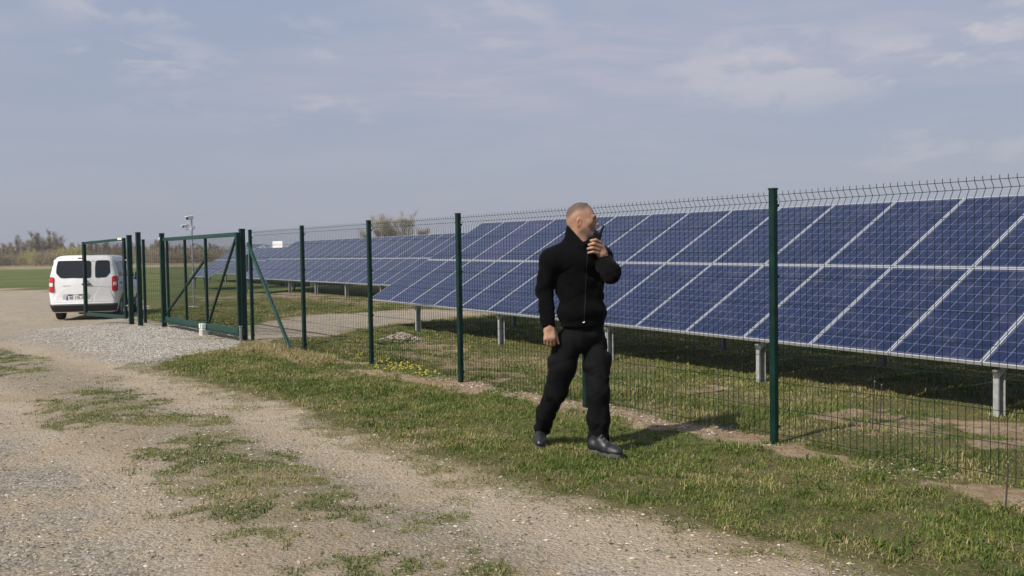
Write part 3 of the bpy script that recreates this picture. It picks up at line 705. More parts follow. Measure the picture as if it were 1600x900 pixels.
cell = mix(nt, math_n(nt, 'MULTIPLY', rd, .45), cell, (.045, .035, .10))
cell = mix(nt, math_n(nt, 'MULTIPLY', bus, .25), cell, (.15, .17, .25))
cell = mix(nt, gap, cell, (.13, .15, .225))
cell = mix(nt, marg, cell, (.05, .06, .10))
nz_ = noise(nt, tc.outputs['Object'], 2.2, 6, .65); dirt = mapr(nt, nz_.outputs[0], .45, .75)
cell = mix(nt, math_n(nt, 'MULTIPLY', dirt, .10), cell, (.30, .28, .25))
nt.links.new(cell, b.inputs['Base Color']); nt.links.new(mapr(nt, nz_.outputs[0], .3, .75, .10, .24), b.inputs['Roughness'])
b.inputs['IOR'].default_value = 1.45; b.inputs['Specular IOR Level'].default_value = .34
# one module: laminate (cells under glass) with its frame
mb = MB(); mb.add([(.011, .011, 0), (PW - .011, .011, 0), (PW - .011, PL - .011, 0), (.011, PL - .011, 0), (.011, .011, -.006), (PW - .011, .011, -.006), (PW - .011, PL - .011, -.006), (.011, PL - .011, -.006)],
                 [(0, 1, 2, 3), (7, 6, 5, 4), (0, 4, 5, 1), (1, 5, 6, 2), (2, 6, 7, 3), (3, 7, 4, 0)])
lam = mb.mesh('solar_module'); lam.materials.append(cm)
mb = MB(); e = .011
mb.box((PW / 2, e / 2, -PT / 2 + .004), (PW, e, PT)); mb.box((PW / 2, PL - e / 2, -PT / 2 + .004), (PW, e, PT))
mb.box((e / 2, PL / 2, -PT / 2 + .004), (e, PL - 2 * e, PT)); mb.box((PW - e / 2, PL / 2, -PT / 2 + .004), (e, PL - 2 * e, PT))
frm = mb.mesh('module_frame'); frm.materials.append(MAT['alu'])
jb = MB().box((PW / 2, PL - .14, -.02), (.12, .10, .026), None, .006).mesh('junction_box'); jb.materials.append(MAT['black_plastic'])
def table(label, P0, ncol, grade=0., legs=None, group='rows of solar tables', z0=.514, far=False):
    rz = math.atan2(RA[1], RA[0])
    t = thing('solar_table', label, 'solar panels', (P0[0], P0[1], 0), (0, 0, rz), group)
    ct, st = math.cos(RTILT), math.sin(RTILT)
    for j in range(2):
        for i in range(ncol):
            zz = z0 + grade * i * PITCHX + (0 if far else 0)
            o = link('solar_module', lam, None, t, (i * PITCHX, j * PITCHY * ct, zz + j * PITCHY * st), (RTILT, -math.atan(grade), 0))
            link('module_frame', frm, None, o)
            if not far: link('junction_box', jb, None, o)
    Lx = ncol * PITCHX
    def zl(x, s): return z0 + grade * x + s * st
    for s in (.42, 1.30, 2.05, 2.95):
        MB().bar((.0, s * ct + .03 * st, zl(0, s) - .062 * ct), (Lx, s * ct + .03 * st, zl(Lx, s) - .062 * ct), .04, .05, .003).build('purlin', MAT['galv'], t)
    for x in (legs if legs is not None else np.arange(.9, Lx, 3.0)):
        yb, yf = .14 * ct, 2.75 * ct
        for (yy, s) in ((yb, .14), (yf, 2.75)):
            top = zl(x, s) - .13; m = MB()
            wq = P0 + RA * x + RN * yy; gz = h1(wq[0], wq[1]) - .15
            m.box((x - .032, yy, (top + gz) / 2), (.008, .10, top - gz), None, .002); m.box((x, yy - .047, (top + gz) / 2), (.056, .008, top - gz), None, .002); m.box((x, yy + .047, (top + gz) / 2), (.056, .008, top - gz), None, .002)
            m.build('leg', MAT['leg'], t)
        MB().bar((x, .06 * ct, zl(x, .06) - .135), (x, 3.15 * ct, zl(x, 3.15) - .135), .05, .08, .003).build('rafter', MAT['galv'], t)
    return t
P1 = np.array([-3.113, 20.897, 0.])
# legs seen at these places in the photograph
def rowx(px, P0, off):   # distance along a row at the photo column px
    lo, hi = -5., 60.
    for _ in range(60):
        mid = (lo + hi) / 2; q = P0 + RA * mid + RN * off - cC + np.array([0, 0, .3]); u = 800 + FPX * (q @ cR) / (q @ cF)
        if q @ cF < .5 or u > px: hi = mid
        else: lo = mid
    return (lo + hi) / 2
lx = [rowx(px, P1, .12) for px in (653, 783, 952, 1189, 1562)]; print('legs', lx); lx += [lx[-1] + 3.]
table('nearest and longest solar table, two rows of blue modules right behind the fence', P1, 20, -.008, lx)
PA = lambda t, p: RA * -t + RN * p     # t counts away from the camera
table('second solar table, seen between the fence posts left of the nearest one', PA(44.8, 12.85), 22, 0., None, z0=.50, far=True)
table('small far solar table seen through the sliding gate, left of the second table', PA(53.2, 12.6), 4, 0., [.8, 2.7], z0=.47, far=True)
table('farthest solar table, only its pale tip and top edge showing behind the gate', PA(68.5, 17.3), 24, 0., np.arange(1, 24, 4.), z0=.36, far=True)

# ------------------------------------------------------------------ far trees
bark = pmat('grey_bark', (.20, .17, .14), .9, var=.25, vscale=3)
twig = pmat('bare_twigs', (.24, .185, .125), .95, var=.3, vscale=.6)
twig2 = pmat('budding_twigs', (.30, .27, .12), .95, var=.3, vscale=.8)
twig3 = pmat('pale_twigs', (.36, .31, .25), .95, var=.25, vscale=.6)
shrubm = pmat('yellow_buds', (.36, .32, .11), .95, var=.35, vscale=.9)
shrubd = pmat('brown_thicket', (.27, .22, .13), .95, var=.3, vscale=.9)
def bare_tree(seed, H, spread, twn, mat_t=bark, mat_c=twig, low=.25, nb0=6):
    r = random.Random(seed); tr = MB(); segs = []
    def br(p, d, L, rad, lev):
        n = 3; pts = [p]; q = p.copy(); dd = d.copy()
        for i in range(n):
            dd = (dd + Vector((r.gauss(0, .12), r.gauss(0, .12), .10))).normalized(); q = q + dd * L / n; pts.append(q.copy())
        tr.tube(pts, [rad * (1 - .5 * i / n) for i in range(n + 1)], 5 if lev < 1 else 3, False)
        segs.append((pts, lev))
        if lev < 3:
            for k in range(r.choice((3, 4)) if lev else nb0):
                f = r.uniform(low if lev == 0 else .3, 1.); i = min(int(f * n), n - 1); s = pts[i].lerp(pts[i + 1], f * n - i)
                a = r.uniform(0, 6.28); up = r.uniform(.45, 1.1); nd = (dd * .5 + Vector((math.cos(a) * spread, math.sin(a) * spread, up))).normalized()
                br(s, nd, L * r.uniform(.42, .66), rad * .48, lev + 1)
    br(Vector((0, 0, -.2)), Vector((r.gauss(0, .05), r.gauss(0, .05), 1)).normalized(), H * .62, H * .016, 0)
    cr = []; 
    tips = [s for s in segs if s[1] >= 1]
    V = []; F = []
    for k in range(twn):
        pts, lev = r.choice(tips); i = r.randrange(len(pts) - 1); s = pts[i].lerp(pts[i + 1], r.random())
        a = r.uniform(0, 6.28); d = Vector((math.cos(a), math.sin(a), r.uniform(-.1, 1.1))).normalized(); Lt = H * r.uniform(.05, .14)
        e = s + d * Lt; sd = d.cross(Vector((r.gauss(0, 1), r.gauss(0, 1), r.gauss(0, 1)))).normalized() * H * (.0020 if twn < 3000 else .0007)
        n = len(V); V += [tuple(s - sd), tuple(s + sd), tuple(e)]; F.append((n, n + 1, n + 2))
    t = tr.mesh('trunk'); t.materials.append(mat_t); c = mesh_np('crown', V, F); c.materials.append(mat_c); return t, c
def bush(seed, H, n, mat):
    r = random.Random(seed); V = []; F = []; st = MB()
    for k in range(9):
        a = r.uniform(0, 6.28); d = Vector((math.cos(a) * .35, math.sin(a) * .35, 1)).normalized(); st.tube([(0, 0, -.1), d * H * .5, d * H * .5 + Vector((d.x * .2, d.y * .2, H * .35))], [H * .012, H * .008, H * .003], 3, False)
    for k in range(n):
        a = r.uniform(0, 6.28); rad = math.sqrt(r.random()) * H * .62; z = r.random() ** .8 * H * (1 - .55 * (rad / (H * .62)) ** 2) * r.uniform(.85, 1.05)
        p = Vector((rad * math.cos(a), rad * math.sin(a), z)); d = Vector((r.gauss(0, 1), r.gauss(0, 1), abs(r.gauss(.6, .8)))).normalized(); s = d.cross(Vector((r.gauss(0, 1), r.gauss(0, 1), r.gauss(0, 1)))).normalized() * H * .009; L = H * r.uniform(.05, .16)
        q = len(V); V += [tuple(p - s), tuple(p + s), tuple(p + d * L)]; F.append((q, q + 1, q + 2))
    s = st.mesh('stems'); s.materials.append(bark); c = mesh_np('crown', V, F); c.materials.append(mat); return s, c
def place(name, parts, loc, s, rz, label, cat, group):
    t = thing(name, label, cat, loc, (0, 0, rz), group); t.scale = (s * random.uniform(.85, 1.25), s * random.uniform(.85, 1.25), s)
    for nm, me in parts: link(nm, me, None, t)
    return t
tv = [bare_tree(100 + i, 10, .42 + .08 * (i % 3), 1700, bark, twig if i % 3 else twig2) for i in range(5)]
bv = [bush(200 + i, 4, 1500, shrubd if i % 2 else shrubm) for i in range(4)]
def treeline(px): # height of the tree tops above the horizon, in photo pixels
    return float(np.interp(px, [-300, 0, 25, 45, 60, 78, 95, 115, 135, 200, 245, 260, 330, 420, 520, 900], [36, 38, 34, 42, 40, 41, 37, 27, 30, 29, 32, 28, 24, 20, 18, 18]))
hor = lambda px: 406 - .0157 * px
k = 0
for row, (D, step) in enumerate(((262, 9.5), (290, 8.5), (325, 8.5))):
    px = -260.
    while px < 760:
        px += step * random.uniform(.75, 1.3) * (1 if px < 340 else 2.4)
        hp = treeline(px) * random.uniform(.62, 1.0) * (.70, .82, .80)[row]
        Dd = D + random.uniform(-12, 12); p = at(px, hor(px), Dd); H = hp / FPX * Dd + 1.5
        tr, cr = tv[k % 5]; k += 1
        place('bare_tree', (('trunk', tr), ('crown', cr)), (p[0], p[1], 0), H / 9.6, random.uniform(0, 6.28), 'leafless brown tree in the long treeline at the far edge of the field', 'tree', 'trees of the far treeline')
for (px, hp) in ((57, 38), (66, 37), (79, 40), (93, 36), (28, 33)):
    D = 250; p = at(px, hor(px), D); tr, cr = tv[(px * 7) % 5]
    place('bare_tree', (('trunk', tr), ('crown', cr)), (p[0], p[1], 0), (hp / FPX * D + 1.5) / 9.6, px, 'leafless brown tree in the long treeline at the far edge of the field', 'tree', 'trees of the far treeline')
for i in range(115):
    px = -240 + i * 5.6 + random.uniform(-2, 2) if i < 105 else 350 + (i - 105) * 30; D = random.uniform(222, 250)
    yel = (38 < px < 62) or (85 < px < 132)
    hp = random.uniform(12, 19) * (1.15 if yel else .95); p = at(px, hor(px), D); st, cr = bv[(i % 2) * 2 + (0 if yel else 1)]
    place('thicket_shrub', (('stems', st), ('crown', cr)), (p[0], p[1], 0), (hp / FPX * D + 1.4) / 4.1, random.uniform(0, 6.28), 'yellow budding shrub at the foot of the far treeline' if yel else 'brown leafless shrub at the foot of the far treeline', 'shrub', 'yellow shrubs by the treeline' if yel else 'brown shrubs by the treeline')
labs = ['leftmost of the bare trees rising behind the second solar table', 'tallest bare tree rising behind the second solar table', 'spreading bare tree next to the tallest one behind the second solar table', 'small bare tree at the right end of the clump behind the second table', 'low bare tree showing just left of the upper corner of the nearest table']
for i, (px, ty) in enumerate(((592, 342), (612, 333), (632, 338), (655, 348), (575, 352))):
    D = 118 + i * 3; p = at(px, 395, D); H = (396 - ty) / FPX * D + 1.5
    tr, cr = bare_tree(300 + i, 10, .62, 7000, twig3, twig3, .2, 11)
    place('bare_tree', (('trunk', tr), ('crown', cr)), (p[0], p[1], 0), H / 9.8, i * 2., labs[i], 'tree', None)

# ------------------------------------------------------------------ the hazy spring air
HZ = MB().box((-60, 190, 7.0), (700, 480, 18.0)).mesh('haze')
hzm = bpy.data.materials.new('pale_haze'); hzm.use_nodes = True; nt = hzm.node_tree; nt.nodes.clear()
o_ = N(nt, 'ShaderNodeOutputMaterial'); v_ = N(nt, 'ShaderNodeVolumePrincipled'); v_.inputs['Density'].default_value = .0004; v_.inputs['Color'].default_value = (.80, .86, .96, 1); v_.inputs['Anisotropy'].default_value = .2
nt.links.new(v_.outputs[0], o_.inputs['Volume'])
tag(link('haze', HZ, hzm), 'thin pale spring haze lying over the whole plain', 'haze', kind='stuff')
# ------------------------------------------------------------------ white van (origin: centre of the rear bumper on the ground, +y forward)
vp = np.array([(-10.97 - 12.73) / 2, (26.7 + 26.3) / 2]); vhead = R_(12.8)
van = thing('parked_van', 'white panel van with glazed rear doors parked on the gravel behind the open gate leaf', 'van', (vp[0], vp[1], float(hbase(vp[0], vp[1]))), (0, 0, vhead))
vpaint = pmat('white_van_paint', (.82, .825, .83), .28, 0, .5, coat=.6, var=.04, vscale=2)
vblack = pmat('grey_bumper_plastic', (.028, .028, .03), .6); vglass = pmat('tinted_glass', (.018, .022, .024), .06, 0, .6)
rubber = pmat('tyre_rubber', (.018, .018, .018), .85)
zs_ = [.22, .30, .44, .50, .56, .80, 1.00, 1.12, 1.30, 1.50, 1.66, 1.74, 1.785, 1.805]
wz = [.80, .84, .865, .87, .885, .905, .905, .895, .865, .82, .775, .73, .66, .50]
rz_ = [.12, .05, .0, .02, .045, .055, .065, .085, .125, .17, .22, .27, .36, .55]
fz = [4.25, 4.34, 4.37, 4.36, 4.34, 4.22, 3.75, 3.42, 3.18, 2.92, 2.70, 2.55, 2.35, 2.0]
W_ = lambda z: float(np.interp(z, zs_, wz)); RR = lambda z: float(np.interp(z, zs_, rz_)); FR = lambda z: float(np.interp(z, zs_, fz))
def vring(z, rc=.14, n=7):
    a, y0, y1 = W_(z), RR(z), FR(z); pts = []
    rf = min(.35, a * .5)
    for cx_, cy_, r, s in ((a - rc, y0 + rc, rc, -90), (a - rf, y1 - rf, rf, 0), (-(a - rf), y1 - rf, rf, 90), (-(a - rc), y0 + rc, rc, 180)):
        for k in range(n):
            t = R_(s + 90 * k / (n - 1)); pts.append((cx_ + r * math.cos(t), cy_ + r * math.sin(t), z))
    return pts
rings = [vring(z) for z in np.unique(np.concatenate([np.array(zs_), np.linspace(.5, 1.7, 13)]))]
n = len(rings[0]); VV = [p for r in rings for p in r]; FF = []
for i in range(len(rings) - 1):
    for k in range(n):
        j = (k + 1) % n; FF.append((i * n + k, i * n + j, i * n + n + j, i * n + n + k))
FF += [tuple(range(n - 1, -1, -1)), tuple(range((len(rings) - 1) * n, len(rings) * n))]
bmb = MB(); bmb.add(VV, FF, True); bme = bmb.mesh('van_body')
tmp = bpy.data.objects.new('tmp', bme); COL.objects.link(tmp)
cut = MB()
for y in (.82, 3.55): cut.lathe((-1.2, y, .33), (1, 0, 0), [(.385, 0), (.385, 2.4)], 32)
ctm = bpy.data.objects.new('cut', cut.mesh('cut')); COL.objects.link(ctm)
md = tmp.modifiers.new('b', 'BOOLEAN'); md.operation = 'DIFFERENCE'; md.object = ctm; md.solver = 'EXACT'
dg = bpy.context.evaluated_depsgraph_get(); dg.update(); bm2 = bpy.data.meshes.new_from_object(tmp.evaluated_get(dg))
bpy.data.objects.remove(tmp); bpy.data.objects.remove(ctm)
bm2.materials.clear()
body = link('body', bm2, vpaint, van)
try: bm2.set_sharp_from_angle(angle=R_(35))
except Exception: pass
# thin patches that follow the rear face or the side
def outline(x0, x1, z0, z1, r, n=5, cut=None):
    P = []
    for cx_, cz_, s in ((x1 - r, z0 + r, -90), (x1 - r, z1 - r, 0), (x0 + r, z1 - r, 90), (x0 + r, z0 + r, 180)):
        for k in range(n): t = R_(s + 90 * k / (n - 1)); P.append((cx_ + r * math.cos(t), cz_ + r * math.sin(t)))
    return P
def rear_y(x, z):
    a, rc = W_(z), .14; e = max(0., abs(x) - (a - rc)); return RR(z) + (rc - math.sqrt(max(0., rc * rc - min(e, rc) ** 2)))
def patch_rear(name, P, mat, off=.004, th=.02, parent=van, sub=8):
    cx_ = sum(p[0] for p in P) / len(P); cz_ = sum(p[1] for p in P) / len(P); mb = MB(); V = []; F = []; m = len(P)
    for s in range(sub + 1):
        f = s / sub
        for (x, z) in P:
            xx, zz = cx_ + (x - cx_) * (1 - f * .999), cz_ + (z - cz_) * (1 - f * .999); V.append((xx, rear_y(xx, zz) - off - (th if False else 0), zz))
    for s in range(sub):
        for k in range(m): j = (k + 1) % m; F.append((s * m + k, s * m + j, s * m + m + j, s * m + m + k))
    nb_ = len(V)
    for (x, z) in P: V.append((x, rear_y(x, z) + th, z))
    for k in range(m): j = (k + 1) % m; F.append((nb_ + k, nb_ + j, j, k))
    mb.add(V, F, True); return mb.build(name, mat, parent)
def patch_side(name, P, mat, off=.004, parent=van, sub=6, sgn=1):
    cx_ = sum(p[0] for p in P) / len(P); cz_ = sum(p[1] for p in P) / len(P); V = []; F = []; m = len(P)
    for s in range(sub + 1):
        f = s / sub
        for (y, z) in P:
            yy, zz = cx_ + (y - cx_) * (1 - f * .999), cz_ + (z - cz_) * (1 - f * .999); V.append((sgn * (W_(zz) + off), yy, zz))
    for s in range(sub):
        for k in range(m): j = (k + 1) % m; F.append((s * m + k, s * m + j, s * m + m + j, s * m + m + k))
    nb_ = len(V)
    for (y, z) in P: V.append((sgn * (W_(z) - .02), y, z))
    for k in range(m): j = (k + 1) % m; F.append((nb_ + k, nb_ + j, j, k))
    return MB().add(V, F, True).build(name, mat, parent)
SPX = .245      # split between the two rear doors
d1 = patch_rear('rear_door', outline(-.80, SPX - .006, .515, 1.70, .05), vpaint, .008, .02)
d2 = patch_rear('rear_door', outline(SPX + .006, .80, .515, 1.70, .05), vpaint, .008, .02)
def chamf(x0, x1, z0, z1, c, left):
    return outline(x0, x1, z0, z1, c)
def win(x0, x1, cutl, cutr):
    z0, z1 = 1.175, 1.655; P = []
    c = .05
    P += [(x1 - (.12 if cutr else .03), z0)] + [(x1 - (.0 if cutr else 0), z0 + (.14 if cutr else .03))] + [(x1 - (.015 if cutr else 0), z1 - c)] + [(x1 - c - .01, z1)] + [(x0 + c, z1)] + [(x0 + (.015 if cutl else 0), z1 - c)] + [(x0, z0 + (.14 if cutl else .03))] + [(x0 + (.12 if cutl else .03), z0)]
    out = []   # round the corners
    for i in range(len(P)):
        a, b, c_ = P[i - 1], P[i], P[(i + 1) % len(P)]
        for t in (.28, .12): out.append((b[0] + (a[0] - b[0]) * t, b[1] + (a[1] - b[1]) * t))
        for t in (.12, .28): out.append((b[0] + (c_[0] - b[0]) * t, b[1] + (c_[1] - b[1]) * t))
    return out
def shrink(P, k):
    cx_ = sum(p[0] for p in P) / len(P); cz_ = sum(p[1] for p in P) / len(P); return [(cx_ + (x - cx_) * k, cz_ + (z - cz_) * k) for x, z in P]
for dd_, wn_ in ((d1, win(-.70, SPX - .045, True, False)), (d2, win(SPX + .06, .70, False, True))):
    o = patch_rear('window_seal', wn_, MAT['black_plastic'], .012, .01, dd_); patch_rear('window', shrink(wn_, .965), vglass, .016, .005, dd_)
patch_rear('brake_light', outline(-.16, .02, 1.708, 1.737, .012), pmat('dark_red_lens', (.22, .01, .012), .25), .012, .01)
red = pmat('red_lamp_lens', (.50, .012, .015), .18, coat=.5); clr = pmat('clear_lamp_lens', (.72, .66, .64), .15)
for s in (-1, 1):
    P = outline(*( (.745, .895) if s > 0 else (-.895, -.745)), .79, 1.215, .05)
    tl = patch_rear('tail_light', P, red, .022, .02)
    patch_rear('reversing_lens', outline(*((.775, .865) if s > 0 else (-.865, -.775)), .95, 1.05, .02), clr, .027, .01, tl)
bp_ = MB(); ringb = []
pb = []
for z, o in ((.24, .0), (.26, .03), (.42, .035), (.455, .015), (.46, .0)):
    rr = vring(z); sel = rr[-7:] + rr[:7]; pb.append([(p[0] * (1 + o * .6), p[1] - o, p[2]) for p in sel])
mm = len(pb[0]); Vb = [p for r in pb for p in r]; Fb = [(i * mm + k, i * mm + k + 1, i * mm + mm + k + 1, i * mm + mm + k) for i in range(len(pb) - 1) for k in range(mm - 1)]
MB().add(Vb, Fb, True).build('bumper', vblack, van)
# number plate in its recess
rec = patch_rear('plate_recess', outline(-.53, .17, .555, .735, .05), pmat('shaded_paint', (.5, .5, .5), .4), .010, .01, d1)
pl = patch_rear('number_plate', outline(-.44, .10, .565, .685, .015), pmat('plate_white', (.75, .76, .76), .4), .016, .01)
patch_rear('country_band', outline(-.437, -.395, .568, .682, .01), pmat('plate_blue', (.02, .09, .42), .4), .019, .005, pl)
tcu = bpy.data.curves.new('t', 'FONT'); tcu.body = 'BE 176-XZ'; tcu.size = .118; tcu.align_x = 'CENTER'; tcu.align_y = 'CENTER'; tcu.extrude = .001
to = bpy.data.objects.new('t', tcu); COL.objects.link(to); dg = bpy.context.evaluated_depsgraph_get(); dg.update(); tme = bpy.data.meshes.new_from_object(to.evaluated_get(dg)); bpy.data.objects.remove(to)
tme.materials.clear(); link('plate_characters', tme, MAT['black_plastic'], pl, (-.14, rear_y(0, .625) - .0195, .625), (R_(90) - math.atan(.0), 0, 0)); 
pl.children[-1].scale = (.82, 1, 1)
for x in (-.34, -.07): patch_rear('plate_lamp', outline(x - .06, x + .06, .692, .722, .008), MAT['black_plastic'], .02, .01, d1)
patch_rear('door_handle', outline(-.04, .20, .985, 1.02, .014), MAT['black_plastic'], .035, .02, d1)
em = MB()
for k in range(2):
    zb = 1.045 + k * .034
    em.bar((.03, rear_y(.03, zb) - .014, zb), (.09, rear_y(.09, zb) - .014, zb + .035), .012, .016, .002, (0, 1, 0)); em.bar((.15, rear_y(.15, zb) - .0143, zb), (.09, rear_y(.09, zb) - .0143, zb + .035), .012, .0161, .002, (0, 1, 0))
em.build('chevron_emblem', pmat('chrome', (.55, .55, .56), .2, 1.), d1)
patch_rear('model_lettering', outline(-.52, -.33, .958, .970, .004), pmat('grey_chrome', (.45, .45, .46), .3, .6), .012, .003, d1)
# sides: windows, mouldings, handles, mirrors
for s in (1, -1):
    patch_side('side_window', outline(.36, 1.02, 1.19, 1.60, .07), vglass, .005, van, 6, s)
    patch_side('side_window', outline(1.12, 1.95, 1.17, 1.62, .07), vglass, .005, van, 6, s)
    fdn = patch_side('front_door', outline(2.06, 3.05, .50, 1.64, .06), vpaint, .006, van, 6, s)
    patch_side('window', [(2.14, 1.16), (3.0, 1.14), (2.78, 1.42), (2.62, 1.58), (2.14, 1.62)], vglass, .012, fdn, 6, s)
    patch_side('door_handle', outline(2.12, 2.30, .99, 1.02, .012), MAT['black_plastic'], .03, fdn, 3, s)
    patch_side('side_moulding', outline(.36, .72, 1.005, 1.035, .012), vblack, .012, van, 3, s)
    patch_side('sill_moulding', outline(1.28, 3.10, .34, .50, .03), vblack, .014, van, 3, s)
    mo = MB().box((s * 1.0, 2.98, 1.16), (.16, .12, .24), None, .03).build('wing_mirror', vblack, van); MB().bar((s * .88, 3.0, 1.08), (s * .95, 2.99, 1.08), .05, .06, .006).build('mirror_arm', vblack, mo)
    hl = patch_side('headlight', outline(3.95, 4.2, .72, .9, .05), clr, .004, van, 3, s)
    for y in (.82, 3.55):
        wh = bpy.data.objects.new('wheel', MB().lathe((s * .66, y, .32), (s, 0, 0), [(.24, 0), (.30, .0), (.318, .02), (.32, .05), (.32, .15), (.31, .185), (.27, .20), (.22, .2), (.21, .19)], 36).mesh('wheel')); COL.objects.link(wh); wh.parent = van; wh.data.materials.append(rubber)
        hub = MB().lathe((s * .66, y, .32), (s, 0, 0), [(.212, .15), (.212, .192), (.17, .185), (.14, .195), (.05, .2), (.03, .205)], 36).build('rim', pmat('grey_wheel_cover', (.34, .34, .35), .4, .3), wh)
und = MB(); und.box((0, 2.2, .30), (1.5, 3.6, .12)); und.box((.2, .35, .24), (.5, .25, .12), None, .04); und.build('underbody', vblack, van)
ws = MB(); Vw = []; Fw = []
zz_ = np.linspace(1.06, 1.64, 8); 
for z in zz_:
    for x in np.linspace(-.62, .62, 9):
        Vw.append((x * (1 - .12 * (z - 1.06)), FR(z) - .10 * (x / .7) ** 2 * 1.2 + .012, z))
for i in range(7):
    for k in range(8): Fw.append((i * 9 + k, i * 9 + k + 1, i * 9 + 10 + k, i * 9 + 9 + k))
ws.add(Vw, Fw, True).build('windscreen', vglass, van)
ap = MB().tube([(0, 2.5, 1.80), (0, 2.38, 1.95)], [.006, .003], 6).build('aerial', MAT['black_plastic'], van)
# ------------------------------------------------------------------ person: smooth distance fields turned into one skin each
class SDF:
    pass
def smin(a, b, k):
    h = np.clip(.5 + .5 * (b - a) / k, 0, 1); return b + (a - b) * h - k * h * (1 - h)
def smax(a, b, k): return -smin(-a, -b, k)
def cone(P, a, b, r1, r2):
    a = np.asarray(a, float); b = np.asarray(b, float); ba = b - a; t = np.clip(((P - a) @ ba) / (ba @ ba), 0, 1)
    return np.linalg.norm(P - a - t[..., None] * ba, axis=-1) - (r1 + (r2 - r1) * t)
def chain(P, pts, rs, k=.03):
    d = None
    for i in range(len(pts) - 1):
        e = cone(P, pts[i], pts[i + 1], rs[i], rs[i + 1]); d = e if d is None else smin(d, e, k)
    return d
def ell(P, c, ax, r):
    q = (P - np.asarray(c)) @ np.asarray(ax).T / np.asarray(r); k0 = np.linalg.norm(q, axis=-1); k1 = np.linalg.norm(q / np.asarray(r), axis=-1)
    return k0 * (k0 - 1) / np.maximum(k1, 1e-6)
def rbox(P, c, ax, h, r):
    q = np.abs((P - np.asarray(c)) @ np.asarray(ax).T) - (np.asarray(h) - r)
    return np.linalg.norm(np.maximum(q, 0), axis=-1) + np.minimum(q.max(-1), 0) - r
def slab(P, c, ax, rx, ry, hz, r):   # upright elliptic drum
    q = (P - np.asarray(c)) @ np.asarray(ax).T; m = min(rx, ry)
    d = (np.sqrt((q[..., 0] / rx) ** 2 + (q[..., 1] / ry) ** 2) - 1) * m; z = np.abs(q[..., 2]) - hz
    return smax(d, z, r)
def nets(f, lo, hi, h):
    n = [int(math.ceil((hi[i] - lo[i]) / h)) + 1 for i in range(3)]
    ax = [lo[i] + h * np.arange(n[i]) for i in range(3)]
    G = np.stack(np.meshgrid(*ax, indexing='ij'), -1); D = f(G)
    S = D < 0; c = [slice(0, -1), slice(1, None)]
    cnt = np.zeros(tuple(k - 1 for k in n), np.int32); acc = np.zeros(cnt.shape + (3,)); num = np.zeros(cnt.shape)
    for i in (0, 1):
        for j in (0, 1):
            for k in (0, 1): cnt += S[c[i], c[j], c[k]]
    act = (cnt > 0) & (cnt < 8)
    base = G[:-1, :-1, :-1]
    for a in range(3):
        o = [x for x in range(3) if x != a]
        for u in (0, 1):
            for v in (0, 1):
                s0 = [None] * 3; s1 = [None] * 3; s0[a] = c[0]; s1[a] = c[1]; s0[o[0]] = s1[o[0]] = c[u]; s0[o[1]] = s1[o[1]] = c[v]
                A = D[tuple(s0)]; B = D[tuple(s1)]; x = (A < 0) != (B < 0); t = np.where(x, A / np.where(x, A - B, 1), 0)
                p = np.zeros(cnt.shape + (3,)); p[..., a] = t * h; p[..., o[0]] = u * h; p[..., o[1]] = v * h
                acc += np.where(x[..., None], p, 0); num += x
    ids = np.full(cnt.shape, -1, np.int64); ids[act] = np.arange(act.sum()); V = (base[act] + acc[act] / num[act][:, None])
    F = []
    for a in range(3):
        o = [(a + 1) % 3, (a + 2) % 3]
        s0 = [slice(1, -1)] * 3; s1 = [slice(1, -1)] * 3; s0[a] = slice(0, -1); s1[a] = slice(1, None)
        A = S[tuple(s0)]; B = S[tuple(s1)]; x = A != B; I = np.argwhere(x)
        if len(I) == 0: continue
        off = np.zeros(3, int); off[o[0]] = 1; off[o[1]] = 1; I = I + off
        def gid(d0, d1):
            J = I.copy(); J[:, o[0]] -= d0; J[:, o[1]] -= d1; return ids[J[:, 0], J[:, 1], J[:, 2]]
        q = np.stack([gid(0, 0), gid(1, 0), gid(1, 1), gid(0, 1)], 1); fl = ~A[x]
        q[fl] = q[fl][:, ::-1]; F.append(q)
    F = np.concatenate(F); F = F[(F >= 0).all(1)][:, ::-1]
    return V, F
def skin(name, f, lo, hi, h, mat, parent=None, origin=(0, 0, 0)):
    V, F = nets(f, lo, hi, h); V = V - np.asarray(origin); me = mesh_np(name, V, F, True); return link(name, me, mat, parent)
J = lambda x, y, D: at(x, y, D)
up = np.array([0, 0, 1.])
hd = np.array([.42, -.91, 0.]); hd /= np.linalg.norm(hd); lf = np.array([-hd[1], hd[0], 0])     # body heading and its left
AX = np.stack([lf, hd, up])
def wr(P, s, seed=0.): return vn3(P[..., 0] * s + seed, P[..., 1] * s - seed, P[..., 2] * s * .6 + seed) - .5
porig = np.array([*onz(905, 708)[:2], 0.])

# --- skin: head, neck, hands in one body
fd = np.array([1., -.19, -.02]); fd /= np.linalg.norm(fd); fl_ = np.cross(up, fd); fl_ /= np.linalg.norm(fl_); fu = np.cross(fd, fl_)
HA = np.stack([fd, fl_, fu]); hc = J(909, 343.5, 7.15)
def hp(f, l, u): return hc + fd * f + fl_ * l + fu * u
def crease(P, dirs, sc, seed, wdt=.055):
    a, b_, c_ = dirs; q = np.stack([P @ np.asarray(a) * sc[0], P @ np.asarray(b_) * sc[1], P @ np.asarray(c_) * sc[2]], -1) + seed
    v = vn3(q[..., 0], q[..., 1], q[..., 2]) - .5; m = np.clip(vn3(q[..., 0] * .6 + 9, q[..., 1] * .6, q[..., 2] * .6) * 2.2 - .6, 0, 1)
    return np.exp(-(v / wdt) ** 2) * m
DIAG = (np.array([.64, .1, .76]), np.array([-.76, .1, .64]), np.array([0, 1., 0])); DIAG2 = (np.array([-.5, .1, .86]), np.array([.86, .1, .5]), np.array([0, 1., 0]))
